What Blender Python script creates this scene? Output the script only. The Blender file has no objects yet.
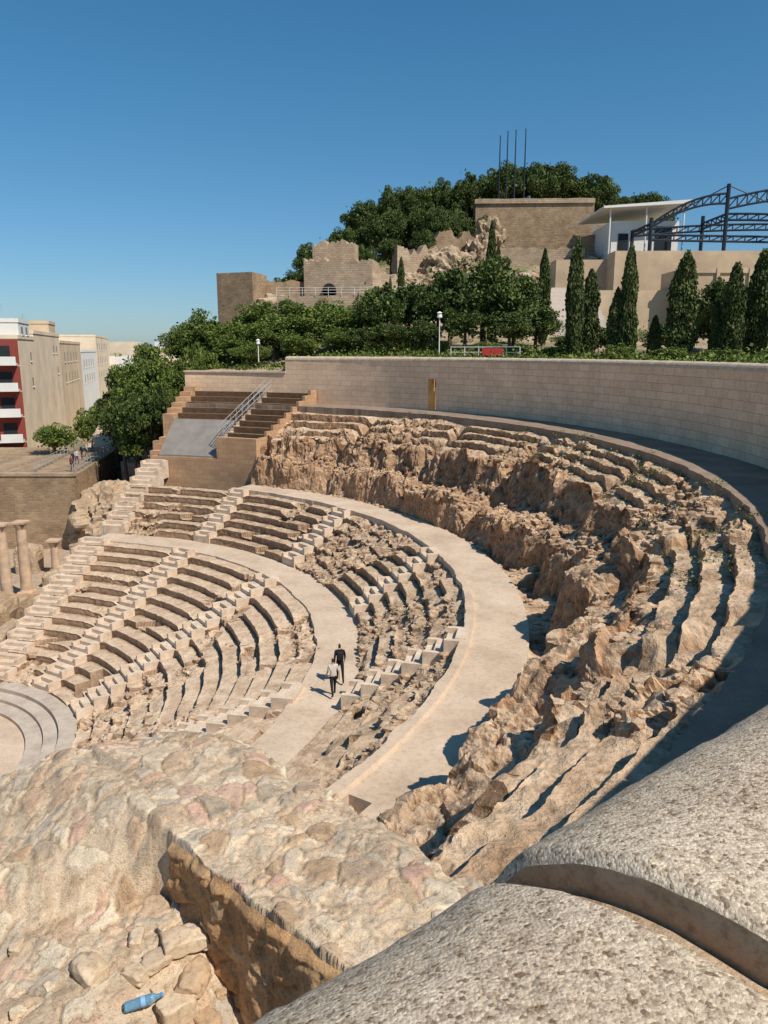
import bpy, math, random
import numpy as np
from mathutils import Vector
rnd = random.Random(7)
rng = np.random.default_rng(7)
sc = bpy.context.scene
CX, CY = -27.0, 35.0
rad = math.radians

# ------------------------------------------------------------ numpy noise
def _h(i, j, k, s):
    n = (i*73856093) ^ (j*19349663) ^ (k*83492791) ^ (s*265443576)
    n = n & 0xffffffff
    n = ((n ^ (n >> 15))*224682251) & 0xffffffff
    n = ((n ^ (n >> 13))*326648991) & 0xffffffff
    n = n ^ (n >> 16)
    return n/4294967295.0
def vnoise(x, y, z, s=0):
    x, y, z = np.broadcast_arrays(np.asarray(x, float), np.asarray(y, float), np.asarray(z, float))
    xi = np.floor(x).astype(np.int64); yi = np.floor(y).astype(np.int64); zi = np.floor(z).astype(np.int64)
    fx = x-xi; fy = y-yi; fz = z-zi
    fx = fx*fx*(3-2*fx); fy = fy*fy*(3-2*fy); fz = fz*fz*(3-2*fz)
    o = 0
    for a in (0, 1):
        for b in (0, 1):
            for c in (0, 1):
                w = (fx if a else 1-fx)*(fy if b else 1-fy)*(fz if c else 1-fz)
                o = o + w*_h(xi+a, yi+b, zi+c, s)
    return o
def fbm(x, y, z, o=4, s=0):
    t = 0; a = .5; tot = 0
    for q in range(o):
        t = t + a*vnoise(x*2**q+q*7.3, y*2**q+q*3.1, z*2**q+q*5.7, s+q); tot += a; a *= .55
    return t/tot
def worley(x, y, z, s=0):
    x, y, z = np.broadcast_arrays(x, y, z)
    xi = np.floor(x).astype(np.int64); yi = np.floor(y).astype(np.int64); zi = np.floor(z).astype(np.int64)
    f1 = np.full(x.shape, 9.); f2 = np.full(x.shape, 9.); idc = np.zeros(x.shape)
    for a in (-1, 0, 1):
        for b in (-1, 0, 1):
            for c in (-1, 0, 1):
                px = xi+a+_h(xi+a, yi+b, zi+c, s); py = yi+b+_h(xi+a, yi+b, zi+c, s+1); pz = zi+c+_h(xi+a, yi+b, zi+c, s+2)
                d = np.sqrt((px-x)**2+(py-y)**2+(pz-z)**2)
                hid = _h(xi+a, yi+b, zi+c, s+3)
                m = d < f1
                f2 = np.where(m, f1, np.minimum(f2, d)); idc = np.where(m, hid, idc); f1 = np.where(m, d, f1)
    return f1, f2, idc
def ss(a, b, x):
    t = np.clip((np.asarray(x, float)-a)/(b-a), 0, 1); return t*t*(3-2*t)

# ------------------------------------------------------------ mesh helpers
def link(ob, parent=None):
    sc.collection.objects.link(ob)
    if parent: ob.parent = parent
    return ob
def empty(name):
    e = bpy.data.objects.new(name, None); return link(e)
def mesh_np(name, V, F, mats, uv=None, smooth=False, midx=None, parent=None, col=None, obj=True):
    V = np.asarray(V, np.float32).reshape(-1, 3); F = np.asarray(F, np.int32); k = F.shape[1]
    me = bpy.data.meshes.new(name)
    me.vertices.add(len(V)); me.vertices.foreach_set("co", V.ravel())
    me.loops.add(F.size); me.loops.foreach_set("vertex_index", F.ravel())
    me.polygons.add(len(F)); me.polygons.foreach_set("loop_start", np.arange(0, F.size, k, dtype=np.int32))
    if midx is not None: me.polygons.foreach_set("material_index", np.asarray(midx, np.int32))
    me.update(calc_edges=True)
    me.polygons.foreach_set("use_smooth", np.full(len(F), smooth))
    if uv is not None:
        l = me.uv_layers.new(name="UVMap"); l.data.foreach_set("uv", np.asarray(uv, np.float32)[F.ravel()].ravel())
    if col is not None:
        a = me.color_attributes.new("stone", 'FLOAT_COLOR', 'POINT')
        c = np.ones((len(V), 4), np.float32); c[:, :3] = col; a.data.foreach_set("color", c.ravel())
    for m in (mats if isinstance(mats, (list, tuple)) else [mats]): me.materials.append(m)
    me.validate()
    if not obj: return me
    return link(bpy.data.objects.new(name, me), parent)
def gridF(n, m):
    i = np.arange(n-1)[:, None]*m+np.arange(m-1)[None, :]
    return np.stack([i, i+m, i+m+1, i+1], -1).reshape(-1, 4)
class MB:
    def __init__(s): s.v = []; s.f = []; s.m = []
    def add(s, V, F, mi=0):
        o = len(s.v); s.v += [tuple(map(float, p)) for p in V]; s.f += [tuple(i+o for i in f) for f in F]; s.m += [mi]*len(F)
    def box(s, x0, x1, y0, y1, z0, z1, mi=0):
        s.obox((x0, y0), (1, 0), (0, 1), x1-x0, y1-y0, z0, z1, mi)
    def obox(s, o, e, f, le, lf, z0, z1, mi=0):
        P = []
        for z in (z0, z1):
            for a, b in ((0, 0), (le, 0), (le, lf), (0, lf)):
                P.append((o[0]+e[0]*a+f[0]*b, o[1]+e[1]*a+f[1]*b, z))
        s.add(P, [(3, 2, 1, 0), (4, 5, 6, 7), (0, 1, 5, 4), (1, 2, 6, 5), (2, 3, 7, 6), (3, 0, 4, 7)], mi)
    def tube(s, p0, p1, r0, r1=None, n=8, mi=0):
        r1 = r0 if r1 is None else r1
        p0 = Vector(p0); p1 = Vector(p1); d = (p1-p0).normalized()
        a = d.orthogonal().normalized(); b = d.cross(a)
        P = []
        for p, r in ((p0, r0), (p1, r1)):
            for i in range(n):
                t = 2*math.pi*i/n; P.append(p+(a*math.cos(t)+b*math.sin(t))*r)
        F = [(i, (i+1) % n, n+(i+1) % n, n+i) for i in range(n)]+[tuple(range(n))[::-1], tuple(range(n, 2*n))]
        s.add(P, F, mi)
    def arc(s, r0, r1, t0, t1, z0, z1, n=8, mi=0):
        P = []
        for i in range(n+1):
            t = rad(t0+(t1-t0)*i/n); c, q = math.cos(t), math.sin(t)
            for r, z in ((r0, z0), (r1, z0), (r1, z1), (r0, z1)): P.append((CX+r*c, CY+r*q, z))
        F = []
        for i in range(n):
            a = 4*i; b = a+4
            for j in range(4): F.append((a+j, a+(j+1) % 4, b+(j+1) % 4, b+j))
        F += [(3, 2, 1, 0), (4*n, 4*n+1, 4*n+2, 4*n+3)]
        s.add(P, F, mi)
    def prism(s, pts, z0, z1, mi=0):
        n = len(pts); P = [(x, y, z0) for x, y in pts]+[(x, y, z1) for x, y in pts]
        s.add(P, [(i, (i+1) % n, n+(i+1) % n, n+i) for i in range(n)]+[tuple(range(n))[::-1], tuple(range(n, 2*n))], mi)
    def build(s, name, mats, smooth=False, parent=None):
        me = bpy.data.meshes.new(name); me.from_pydata(s.v, [], s.f)
        for m in (mats if isinstance(mats, (list, tuple)) else [mats]): me.materials.append(m)
        me.polygons.foreach_set("material_index", s.m)
        me.polygons.foreach_set("use_smooth", [smooth]*len(s.f)); me.update()
        return link(bpy.data.objects.new(name, me), parent)

# ------------------------------------------------------------ materials
def newmat(name, rough=.9):
    m = bpy.data.materials.new(name); m.use_nodes = True; nt = m.node_tree
    b = nt.nodes["Principled BSDF"]; b.inputs["Roughness"].default_value = rough
    b.inputs["Specular IOR Level"].default_value = .2
    return m, nt, b
def N(nt, t, **kw):
    n = nt.nodes.new(t)
    for k, v in kw.items():
        if k in n.inputs: n.inputs[k].default_value = v
        else: setattr(n, k, v)
    return n
def ramp(nt, src, stops):
    r = nt.nodes.new('ShaderNodeValToRGB'); e = r.color_ramp.elements
    e[0].position, e[0].color = stops[0][0], (*stops[0][1], 1)
    e[1].position, e[1].color = stops[-1][0], (*stops[-1][1], 1)
    for p, c in stops[1:-1]:
        q = e.new(p); q.color = (*c, 1)
    nt.links.new(src, r.inputs[0]); return r.outputs[0]
def mixc(nt, fac, a, b, mode='MIX'):
    m = nt.nodes.new('ShaderNodeMix'); m.data_type = 'RGBA'; m.blend_type = mode
    for sock, v in ((m.inputs[0], fac), (m.inputs[6], a), (m.inputs[7], b)):
        if isinstance(v, (int, float)): sock.default_value = v
        elif isinstance(v, tuple): sock.default_value = (*v, 1)
        else: nt.links.new(v, sock)
    return m.outputs[2]
def math_(nt, op, a, b=0.0, clamp=False):
    m = nt.nodes.new('ShaderNodeMath'); m.operation = op; m.use_clamp = clamp
    for sock, v in ((m.inputs[0], a), (m.inputs[1], b)):
        if isinstance(v, (int, float)): sock.default_value = v
        else: nt.links.new(v, sock)
    return m.outputs[0]
def bump(nt, bsdf, h, strength, dist):
    bp = N(nt, 'ShaderNodeBump', Strength=strength, Distance=dist)
    nt.links.new(h, bp.inputs["Height"]); nt.links.new(bp.outputs[0], bsdf.inputs["Normal"])
def noise(nt, vec, scale, detail=5, rough=.6):
    n = N(nt, 'ShaderNodeTexNoise', Scale=scale, Detail=float(min(detail, 5)), Roughness=rough)
    nt.links.new(vec, n.inputs["Vector"]); return n.outputs[0]
def cavity_tone(nt, c, lo=.42, amt=(.38, .32, .27)):  # multiplies the colour darker in hollows, paler on raised edges
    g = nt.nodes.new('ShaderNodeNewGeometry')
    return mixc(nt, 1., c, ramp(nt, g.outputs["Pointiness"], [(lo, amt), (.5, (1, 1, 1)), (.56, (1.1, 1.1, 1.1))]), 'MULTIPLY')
def stone(name, cols, scale=.6, fine=6., bs=.6, bd=.06, steep=None, coord='Object', rough=.92, speck=.35, cav=False):
    m, nt, b = newmat(name, rough)
    tc = nt.nodes.new('ShaderNodeTexCoord'); v = tc.outputs[coord]
    n1 = noise(nt, v, scale, 5, .65)
    k = len(cols)
    base = ramp(nt, n1, [(.3+.4*i/(k-1), c) for i, c in enumerate(cols)])
    n2 = noise(nt, v, fine, 5, .72)
    dark = ramp(nt, n2, [(.3, (1-speck, 1-speck*1.08, 1-speck*1.15)), (.5, (1, 1, 1)), (.7, (1+speck*.25,)*3)])
    c = mixc(nt, 1.0, base, dark, 'MULTIPLY')
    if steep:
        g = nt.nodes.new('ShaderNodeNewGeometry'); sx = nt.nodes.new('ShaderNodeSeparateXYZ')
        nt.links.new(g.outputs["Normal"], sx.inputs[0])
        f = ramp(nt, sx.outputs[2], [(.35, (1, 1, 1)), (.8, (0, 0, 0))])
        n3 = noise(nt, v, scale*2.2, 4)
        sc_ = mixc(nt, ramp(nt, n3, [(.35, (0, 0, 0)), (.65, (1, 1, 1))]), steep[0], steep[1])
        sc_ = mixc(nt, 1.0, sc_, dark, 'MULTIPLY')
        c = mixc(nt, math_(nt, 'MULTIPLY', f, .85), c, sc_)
    if cav: c = cavity_tone(nt, c)
    nt.links.new(c, b.inputs["Base Color"])
    bump(nt, b, n2, bs, bd)
    return m
def boxuv(nt):
    tc = nt.nodes.new('ShaderNodeTexCoord'); s = nt.nodes.new('ShaderNodeSeparateXYZ'); nt.links.new(tc.outputs["Object"], s.inputs[0])
    g = nt.nodes.new('ShaderNodeNewGeometry'); q = nt.nodes.new('ShaderNodeSeparateXYZ'); nt.links.new(g.outputs["Normal"], q.inputs[0])
    f = math_(nt, 'GREATER_THAN', math_(nt, 'ABSOLUTE', q.outputs[0]), .7)
    mx = nt.nodes.new('ShaderNodeMix'); nt.links.new(f, mx.inputs[0]); nt.links.new(s.outputs[0], mx.inputs[2]); nt.links.new(s.outputs[1], mx.inputs[3])
    c = nt.nodes.new('ShaderNodeCombineXYZ'); nt.links.new(mx.outputs[0], c.inputs[0]); nt.links.new(s.outputs[2], c.inputs[1])
    return c.outputs[0], tc.outputs["Object"]
def brick(name, c1, c2, mortar, bw=1., bh=.5, ms=.02, uv=False, var=.3, bs=.4, bd=.03, warp=0.0):
    m, nt, b = newmat(name, .9)
    if uv:
        tc = nt.nodes.new('ShaderNodeTexCoord'); v = tc.outputs["UV"]; ob = tc.outputs["Object"]
    else: v, ob = boxuv(nt)
    if warp:
        wn = N(nt, 'ShaderNodeTexNoise', Scale=2.5, Detail=3.); nt.links.new(ob, wn.inputs["Vector"])
        sb = nt.nodes.new('ShaderNodeVectorMath'); sb.operation = 'SCALE'; sb.inputs[3].default_value = warp
        nt.links.new(wn.outputs[1], sb.inputs[0])
        ad = nt.nodes.new('ShaderNodeVectorMath'); nt.links.new(v, ad.inputs[0]); nt.links.new(sb.outputs[0], ad.inputs[1]); v = ad.outputs[0]
    br = N(nt, 'ShaderNodeTexBrick', Scale=1.0); br.inputs["Brick Width"].default_value = bw; br.inputs["Row Height"].default_value = bh
    br.inputs["Mortar Size"].default_value = ms; br.inputs["Mortar Smooth"].default_value = .3
    br.inputs["Color1"].default_value = (*c1, 1); br.inputs["Color2"].default_value = (*c2, 1); br.inputs["Mortar"].default_value = (*mortar, 1)
    nt.links.new(v, br.inputs["Vector"])
    n = noise(nt, ob, .5, 5, .65); n2 = noise(nt, ob, 9., 4, .7)
    c = mixc(nt, 1., br.outputs[0], ramp(nt, n, [(.3, (1-var,)*3), (.7, (1.1,)*3)]), 'MULTIPLY')
    c = mixc(nt, 1., c, ramp(nt, n2, [(.3, (.8,)*3), (.7, (1.08,)*3)]), 'MULTIPLY')
    nt.links.new(c, b.inputs["Base Color"])
    h = math_(nt, 'SUBTRACT', math_(nt, 'MULTIPLY', n2, .6), br.outputs[1])
    bump(nt, b, h, bs, bd); return m
def plain(name, c, rough=.7, metal=0., var=.12, scale=3.):
    m, nt, b = newmat(name, rough); b.inputs["Metallic"].default_value = metal
    tc = nt.nodes.new('ShaderNodeTexCoord')
    n = noise(nt, tc.outputs["Object"], scale, 5)
    nt.links.new(mixc(nt, 1., c, ramp(nt, n, [(.3, (1-var,)*3), (.7, (1+var*.5,)*3)]), 'MULTIPLY'), b.inputs["Base Color"])
    return m
def leafmat(name, c1, c2, c3):
    m, nt, b = newmat(name, .65)
    g = nt.nodes.new('ShaderNodeNewGeometry'); tc = nt.nodes.new('ShaderNodeTexCoord')
    n = noise(nt, tc.outputs["Object"], .8, 2)
    f = math_(nt, 'ADD', math_(nt, 'MULTIPLY', n, .65), math_(nt, 'MULTIPLY', g.outputs["Random Per Island"], .35))
    nt.links.new(ramp(nt, f, [(.25, c1), (.5, c2), (.75, c3)]), b.inputs["Base Color"])
    return m

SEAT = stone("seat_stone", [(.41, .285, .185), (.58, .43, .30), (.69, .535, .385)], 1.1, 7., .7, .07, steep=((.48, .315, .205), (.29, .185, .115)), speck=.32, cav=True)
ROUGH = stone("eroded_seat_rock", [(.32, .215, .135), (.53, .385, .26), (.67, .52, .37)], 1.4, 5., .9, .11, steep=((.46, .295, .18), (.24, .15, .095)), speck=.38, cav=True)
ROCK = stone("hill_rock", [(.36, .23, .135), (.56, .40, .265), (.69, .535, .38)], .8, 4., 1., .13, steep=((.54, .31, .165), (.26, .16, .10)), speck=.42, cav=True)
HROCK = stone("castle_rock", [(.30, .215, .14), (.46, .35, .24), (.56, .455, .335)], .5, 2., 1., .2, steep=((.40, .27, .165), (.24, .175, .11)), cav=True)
PAVE = stone("walkway_paving", [(.47, .35, .25), (.58, .445, .325), (.65, .51, .385)], .5, 7., .3, .02, speck=.22)
PAVE2 = stone("perimeter_paving_shaded", [(.21, .15, .11), (.28, .205, .15), (.34, .26, .20)], .6, 10., .25, .02, speck=.2)  # dark paving, with some of the wall's shadow put into the colour
STAIR = stone("stair_stone", [(.50, .385, .275), (.64, .50, .375), (.74, .61, .475)], 1.5, 9., .4, .03, speck=.22)
MARBLE = stone("orchestra_marble", [(.40, .325, .26), (.50, .415, .335), (.57, .49, .41)], 1., 9., .2, .01, speck=.2)
WALLM = brick("perimeter_blocks", (.90, .65, .44), (.80, .555, .365), (.54, .365, .24), 1.1, .46, .016, uv=True, var=.16)
RUBM = brick("rubble_masonry", (.47, .32, .195), (.34, .225, .135), (.48, .355, .235), .55, .28, .03, var=.35, bs=.8, bd=.08, warp=.25)
RUBL = brick("pale_masonry", (.60, .445, .30), (.47, .335, .22), (.55, .42, .295), .6, .3, .03, var=.3, bs=.8, bd=.08, warp=.2)
ORANGE = brick("orange_block_wall", (.58, .36, .205), (.49, .295, .17), (.38, .23, .13), .8, .4, .015, var=.15)
PANEL = plain("grey_panel", (.26, .23, .20), .6, var=.2, scale=1.)
METAL = plain("dark_steel", (.03, .04, .06), .5, .3)
RAIL = plain("galvanised_rail", (.45, .45, .44), .45, .4)
CREAM = plain("cream_render", (.78, .62, .45), .9, var=.2, scale=.25)
CREAM2 = plain("beige_render", (.66, .50, .34), .9, var=.2, scale=.25)
WHITE = plain("white_render", (.78, .75, .70), .8, var=.08, scale=.4)
REDW = plain("red_render", (.28, .06, .045), .8)
GLASS = plain("window_glass", (.03, .035, .04), .15)
BEIGEW = plain("venue_concrete", (.58, .43, .285), .9, var=.25, scale=.25)
YEL = plain("yellow_plaster", (.82, .60, .30), .9, var=.3, scale=1.)
BARK = stone("bark", [(.07, .05, .035), (.13, .095, .07), (.17, .13, .1)], 3., 12., .8, .03)
LEAF = leafmat("leaf_green", (.035, .058, .010), (.11, .155, .028), (.25, .285, .065))
LEAFD = leafmat("leaf_dark", (.022, .038, .010), (.07, .105, .024), (.16, .195, .05))
LEAFC = leafmat("leaf_cypress", (.025, .04, .012), (.07, .092, .025), (.15, .165, .055))

# ------------------------------------------------------------ world, sun, camera
SUN_AZ = math.atan2(.75, -.66); SUN_EL = rad(51)
w = bpy.data.worlds.new("World"); sc.world = w; w.use_nodes = True; nt = w.node_tree
sky = nt.nodes.new('ShaderNodeTexSky'); sky.sky_type = 'NISHITA'; sky.sun_disc = False
sky.sun_elevation = SUN_EL; sky.sun_rotation = SUN_AZ; sky.altitude = 50; sky.air_density = 1.0; sky.dust_density = .4; sky.ozone_density = 2.0
tcw = nt.nodes.new('ShaderNodeTexCoord'); sz = nt.nodes.new('ShaderNodeSeparateXYZ'); nt.links.new(tcw.outputs["Generated"], sz.inputs[0])
tint = ramp(nt, sz.outputs[2], [(0.0, (.68, .86, 1.14)), (.12, (.58, .92, 1.14)), (.3, (.47, 1.0, 1.2)), (.5, (.40, 1.02, 1.25))])
tn = mixc(nt, 1., sky.outputs[0], tint, 'MULTIPLY')
nt.links.new(tn, nt.nodes["Background"].inputs[0]); nt.nodes["Background"].inputs[1].default_value = .085
sl = bpy.data.lights.new("sun", 'SUN'); sl.energy = 5.0; sl.angle = rad(.53); sl.color = (1, .925, .815)
so = link(bpy.data.objects.new("sun", sl))
S = Vector((math.sin(SUN_AZ)*math.cos(SUN_EL), math.cos(SUN_AZ)*math.cos(SUN_EL), math.sin(SUN_EL)))
so.rotation_euler = S.to_track_quat('Z', 'Y').to_euler(); so.location = (40, -40, 60)
cam = bpy.data.cameras.new("camera"); co = link(bpy.data.objects.new("camera", cam)); sc.camera = co
cam.sensor_fit = 'VERTICAL'; cam.sensor_height = 36; cam.lens = 36*769/1024; cam.clip_start = .05; cam.clip_end = 9000
co.location = (0, 0, 0); co.rotation_euler = (rad(90-11.9), 0, 0)
sc.view_settings.view_transform = 'Standard'; sc.view_settings.look = 'None'; sc.view_settings.exposure = 0

# ------------------------------------------------------------ terrain
def terr(x, y):
    x = np.asarray(x, float); y = np.asarray(y, float)
    dx, dy = x-CX, y-CY; r = np.hypot(dx, dy); th = np.degrees(np.arctan2(dy, dx))
    hill = -1.1-1.3*ss(62, 70, th)*ss(60, 50, r)+22*np.exp(-((x-25)/55)**2-((y-150)/38)**2)
    hill = hill-.6*ss(20, 0, np.hypot(x, y))
    hill = hill+(fbm(x*.08, y*.08, 0, 4, 3)-.5)*3*ss(60, 90, r)
    city = -19.6+4.9*ss(85, 100, y)
    up = ss(50, 66, r)
    wgt = ss(82+20*up, 79+5*up, th)*ss(-115, -95, th)
    z = hill*wgt+city*(1-wgt)
    inside = r < 44.45
    z = np.where(inside, np.where((th > -56) & (th < 80.2), -24., -19.6), z)
    far = ss(250, 600, r)
    z = z*(1-far)+(-16.)*far
    z = z+ss(1200, 2200, r)*(70*fbm(x*.0012, y*.0012, 0, 4, 9)-8)
    return z
rs = np.concatenate([[.1, 10, 20, 30, 40, 44.4, 44.5], np.arange(45.5, 200, 1.6), np.geomspace(202, 4500, 40)])
ths = np.linspace(-math.pi, math.pi, 900)
TT, RR = np.meshgrid(ths, rs, indexing='ij')
X = CX+RR*np.cos(TT); Y = CY+RR*np.sin(TT)
Z = terr(X, Y)
m, nt, b = newmat("ground_earth_hazed", .95)
tc = nt.nodes.new('ShaderNodeTexCoord'); v = tc.outputs["Object"]
n1 = noise(nt, v, .12, 5, .65); n2 = noise(nt, v, 2., 5, .7)
c = ramp(nt, n1, [(.33, (.10, .12, .05)), (.45, (.26, .22, .12)), (.58, (.48, .36, .24))])
lc = nt.nodes.new('ShaderNodeVectorMath'); lc.operation = 'DISTANCE'; nt.links.new(v, lc.inputs[0]); lc.inputs[1].default_value = (CX-10, CY, -20)
c = mixc(nt, ramp(nt, math_(nt, 'DIVIDE', lc.outputs["Value"], 100.), [(.5, (1, 1, 1)), (.62, (0, 0, 0))]), c, (.50, .37, .26))
c = mixc(nt, 1., c, ramp(nt, n2, [(.3, (.65,)*3), (.7, (1.1,)*3)]), 'MULTIPLY')
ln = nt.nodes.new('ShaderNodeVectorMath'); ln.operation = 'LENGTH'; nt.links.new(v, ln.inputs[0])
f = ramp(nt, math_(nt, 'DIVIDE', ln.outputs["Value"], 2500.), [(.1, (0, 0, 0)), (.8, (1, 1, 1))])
c = mixc(nt, f, c, (.24, .27, .29)); nt.links.new(c, b.inputs["Base Color"]); bump(nt, b, n2, .8, .2)  # distance haze put into the colour: far ground turns blue-grey
mesh_np("ground", np.stack([X, Y, Z], -1), gridF(*X.shape), m, smooth=True)

# ------------------------------------------------------------ seating
rubble_src = []
def polar_obj(name, TH, Rr, Zz, mat, parent=None, smooth=False):
    X = CX+Rr*np.cos(TH); Y = CY+Rr*np.sin(TH)
    V = np.stack([X, Y, Zz], -1)
    return V, mesh_np(name, V, gridF(*X.shape)[:, ::-1], mat, smooth=smooth, parent=parent)
def seats(name, t0, t1, nth, r0, z0, r1, z1, n, bias, seed, mat, holes=(), aisles=(), blend=.6):
    tr = (r1-r0)/n; rise = (z1-z0)/n
    rl, zl, row = [], [], []
    for i in range(n):
        ri = r0+i*tr; zi = z0+i*rise
        for q in np.linspace(0, 1, 5)[:-1]: rl.append(ri+.02*q); zl.append(zi+rise*q); row.append(i)
        rl.append(ri-.015); zl.append(zi+rise*.97); row.append(i)
        for q in np.linspace(0, 1, 8)[:-1]: rl.append(ri+.03+(tr-.04)*q); zl.append(zi+rise); row.append(i)
    rl = np.array(rl+[r1]); zl = np.array(zl+[z1]); row = np.array(row+[n-1])
    th = np.radians(np.linspace(t0, t1, nth))
    TH = np.repeat(th[:, None], len(rl), 1); RL = np.repeat(rl[None], nth, 0); ZL = np.repeat(zl[None], nth, 0); RW = np.repeat(row[None], nth, 0)
    X = CX+RL*np.cos(TH); Y = CY+RL*np.sin(TH)
    deg = np.degrees(TH)
    M = np.clip((fbm(X*.3, Y*.3, 0, 4, seed)-.5)*6+bias(deg, RL), 0, 1)
    near = np.ones_like(M)
    for a in aisles: near = near*ss(.55, 1.5, np.abs(np.radians(deg-a))*RL)
    M = M*near
    blk = np.floor(TH*RL/1.15+_h(RW, RW*0, RW*0, seed)*3).astype(np.int64)
    hb = _h(blk, RW.astype(np.int64), RW*0, seed+5)
    hb2 = _h(blk, RW.astype(np.int64), RW*0, seed+6)
    miss = (hb < .03+.4*M)
    lin = z0+(z1-z0)*(RL-r0)/(r1-r0)+.1
    rows_z = z0+RW*rise+rise
    Zs = ZL+(hb2-.5)*.04-np.where(miss, np.maximum(0, np.minimum(ZL-(rows_z-rise*.85), rise*.7)), 0)
    r_1 = fbm(X*1.3, Y*1.3, ZL*1.3, 5, seed+11)-.5; r_2 = fbm(X*2.1+9, Y*2.1, ZL*2.1, 5, seed+17)-.5
    r_3 = fbm(TH*RL*.5, RL*.1, 0, 3, seed+19)-.5
    r_4 = fbm(X*4, Y*4, ZL*4, 3, seed+23)-.5
    Mz = M*blend
    Zf = Zs*(1-Mz)+lin*Mz+r_1*(.07+.8*M+.25*miss)+r_4*(.06+.16*M)-.08*M-.22*(1-near)
    Rf = RL+r_2*(.10+.6*M+.2*miss)+r_3*(.12+.35*M)
    for (ta, tb, ra, rb, dz) in holes:
        inh = (deg > ta) & (deg < tb) & (RL > ra) & (RL < rb); Zf = np.where(inh, Zf-dz, Zf)
    V, ob = polar_obj(name, TH, Rf, Zf, mat)
    rubble_src.append((V.reshape(-1, 3), (M > .35).ravel(), .10))
    return ob
def bl(deg, r): return -.65+1.15*ss(48, 16, deg)-.2*ss(18, 24, r)+.6*ss(62, 45, deg)*ss(18, 12, r)*.6
def bm(deg, r): return -.9+1.65*ss(36, 10, deg)+.7*ss(48, 34, deg)*ss(24, 34, deg)
seats("lower_seating_tiers", -44, 79.6, 1600, 10.8, -20.8, 23.7, -14.62, 13, bl, 21, SEAT, holes=[(39.5, 45.5, 11.6, 13.6, 1.6)], aisles=(-10.5, 33.5, 58))
seats("middle_seating_tiers", -44, 79.6, 1800, 26.0, -14.5, 30.8, -11.35, 6, bm, 41, ROUGH, aisles=(-11.3, 13.5, 38, 60), blend=.8)

def flat_ring(name, r0, r1, t0, t1, z, mat, nth=700, nr=24, amp=.03, seed=5, holes=(), curb=0):
    th = np.radians(np.linspace(t0, t1, nth)); rr = np.concatenate([[r0, r0+.001], np.linspace(r0+.01, r1-.01, nr), [r1]])
    TH, RR = np.meshgrid(th, rr, indexing='ij'); X = CX+RR*np.cos(TH); Y = CY+RR*np.sin(TH)
    Z = z+(fbm(X*.8, Y*.8, 0, 4, seed)-.5)*amp*2
    if curb: Z += curb*(RR < r0+.42)
    Z[:, 0] -= 1.5; Z[:, -1] -= 1.
    RR = RR+0
    RR[:, 0:3] += ((fbm(X[:, :1]*.9, Y[:, :1]*.9, 0, 5, seed+3)-.5)*.35)
    for (ta, tb, ra, rb, dz) in holes:
        d = np.degrees(TH); Z = np.where((d > ta) & (d < tb) & (RR > ra) & (RR < rb), Z-dz, Z)
    return mesh_np(name, np.stack([CX+RR*np.cos(TH), CY+RR*np.sin(TH), Z], -1), gridF(*X.shape)[:, ::-1], mat)
flat_ring("lower_walkway", 23.6, 26.1, -46, 79.6, -14.5, PAVE)
flat_ring("upper_walkway", 30.7, 33.35, -37, 62, -11.2, PAVE, nth=1300, nr=44, holes=[(-34.6, -33.3, 31.2, 31.9, 2.2)], curb=.12)
flat_ring("perimeter_walkway", 40.2, 43.55, -62, 80, -5.0, PAVE2, amp=.04)

# upper rock
keys = {-60: [(33.3, -12.4), (34.2, -12.4), (35.8, -8.0), (37.2, -7.7), (37.5, -6.7)],
        -38: [(33.3, -12.0), (34.3, -12.4), (35.1, -8.0), (36.9, -7.7), (37.2, -6.7)],
        -22: [(33.3, -11.3), (34.5, -11.8), (35.0, -8.2), (36.6, -7.9), (36.9, -6.8)],
        -4: [(33.3, -11.3), (34.9, -11.4), (35.4, -8.6), (36.7, -8.2), (37.2, -6.7)],
        14: [(33.3, -11.3), (33.6, -11.3), (34.0, -9.4), (36.8, -9.5), (37.5, -6.6)],
        32: [(33.3, -11.3), (33.5, -11.2), (33.8, -9.3), (36.1, -9.1), (36.8, -6.8)],
        46: [(33.3, -11.3), (33.5, -11.2), (33.9, -9.2), (35.2, -8.8), (35.8, -7.1)],
        63: [(33.3, -11.3), (33.5, -11.2), (34.0, -8.9), (35.0, -8.4), (35.4, -7.3)]}
ksort = sorted(keys); NS = 4
segs = [6, 34, 28, 22]
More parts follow.
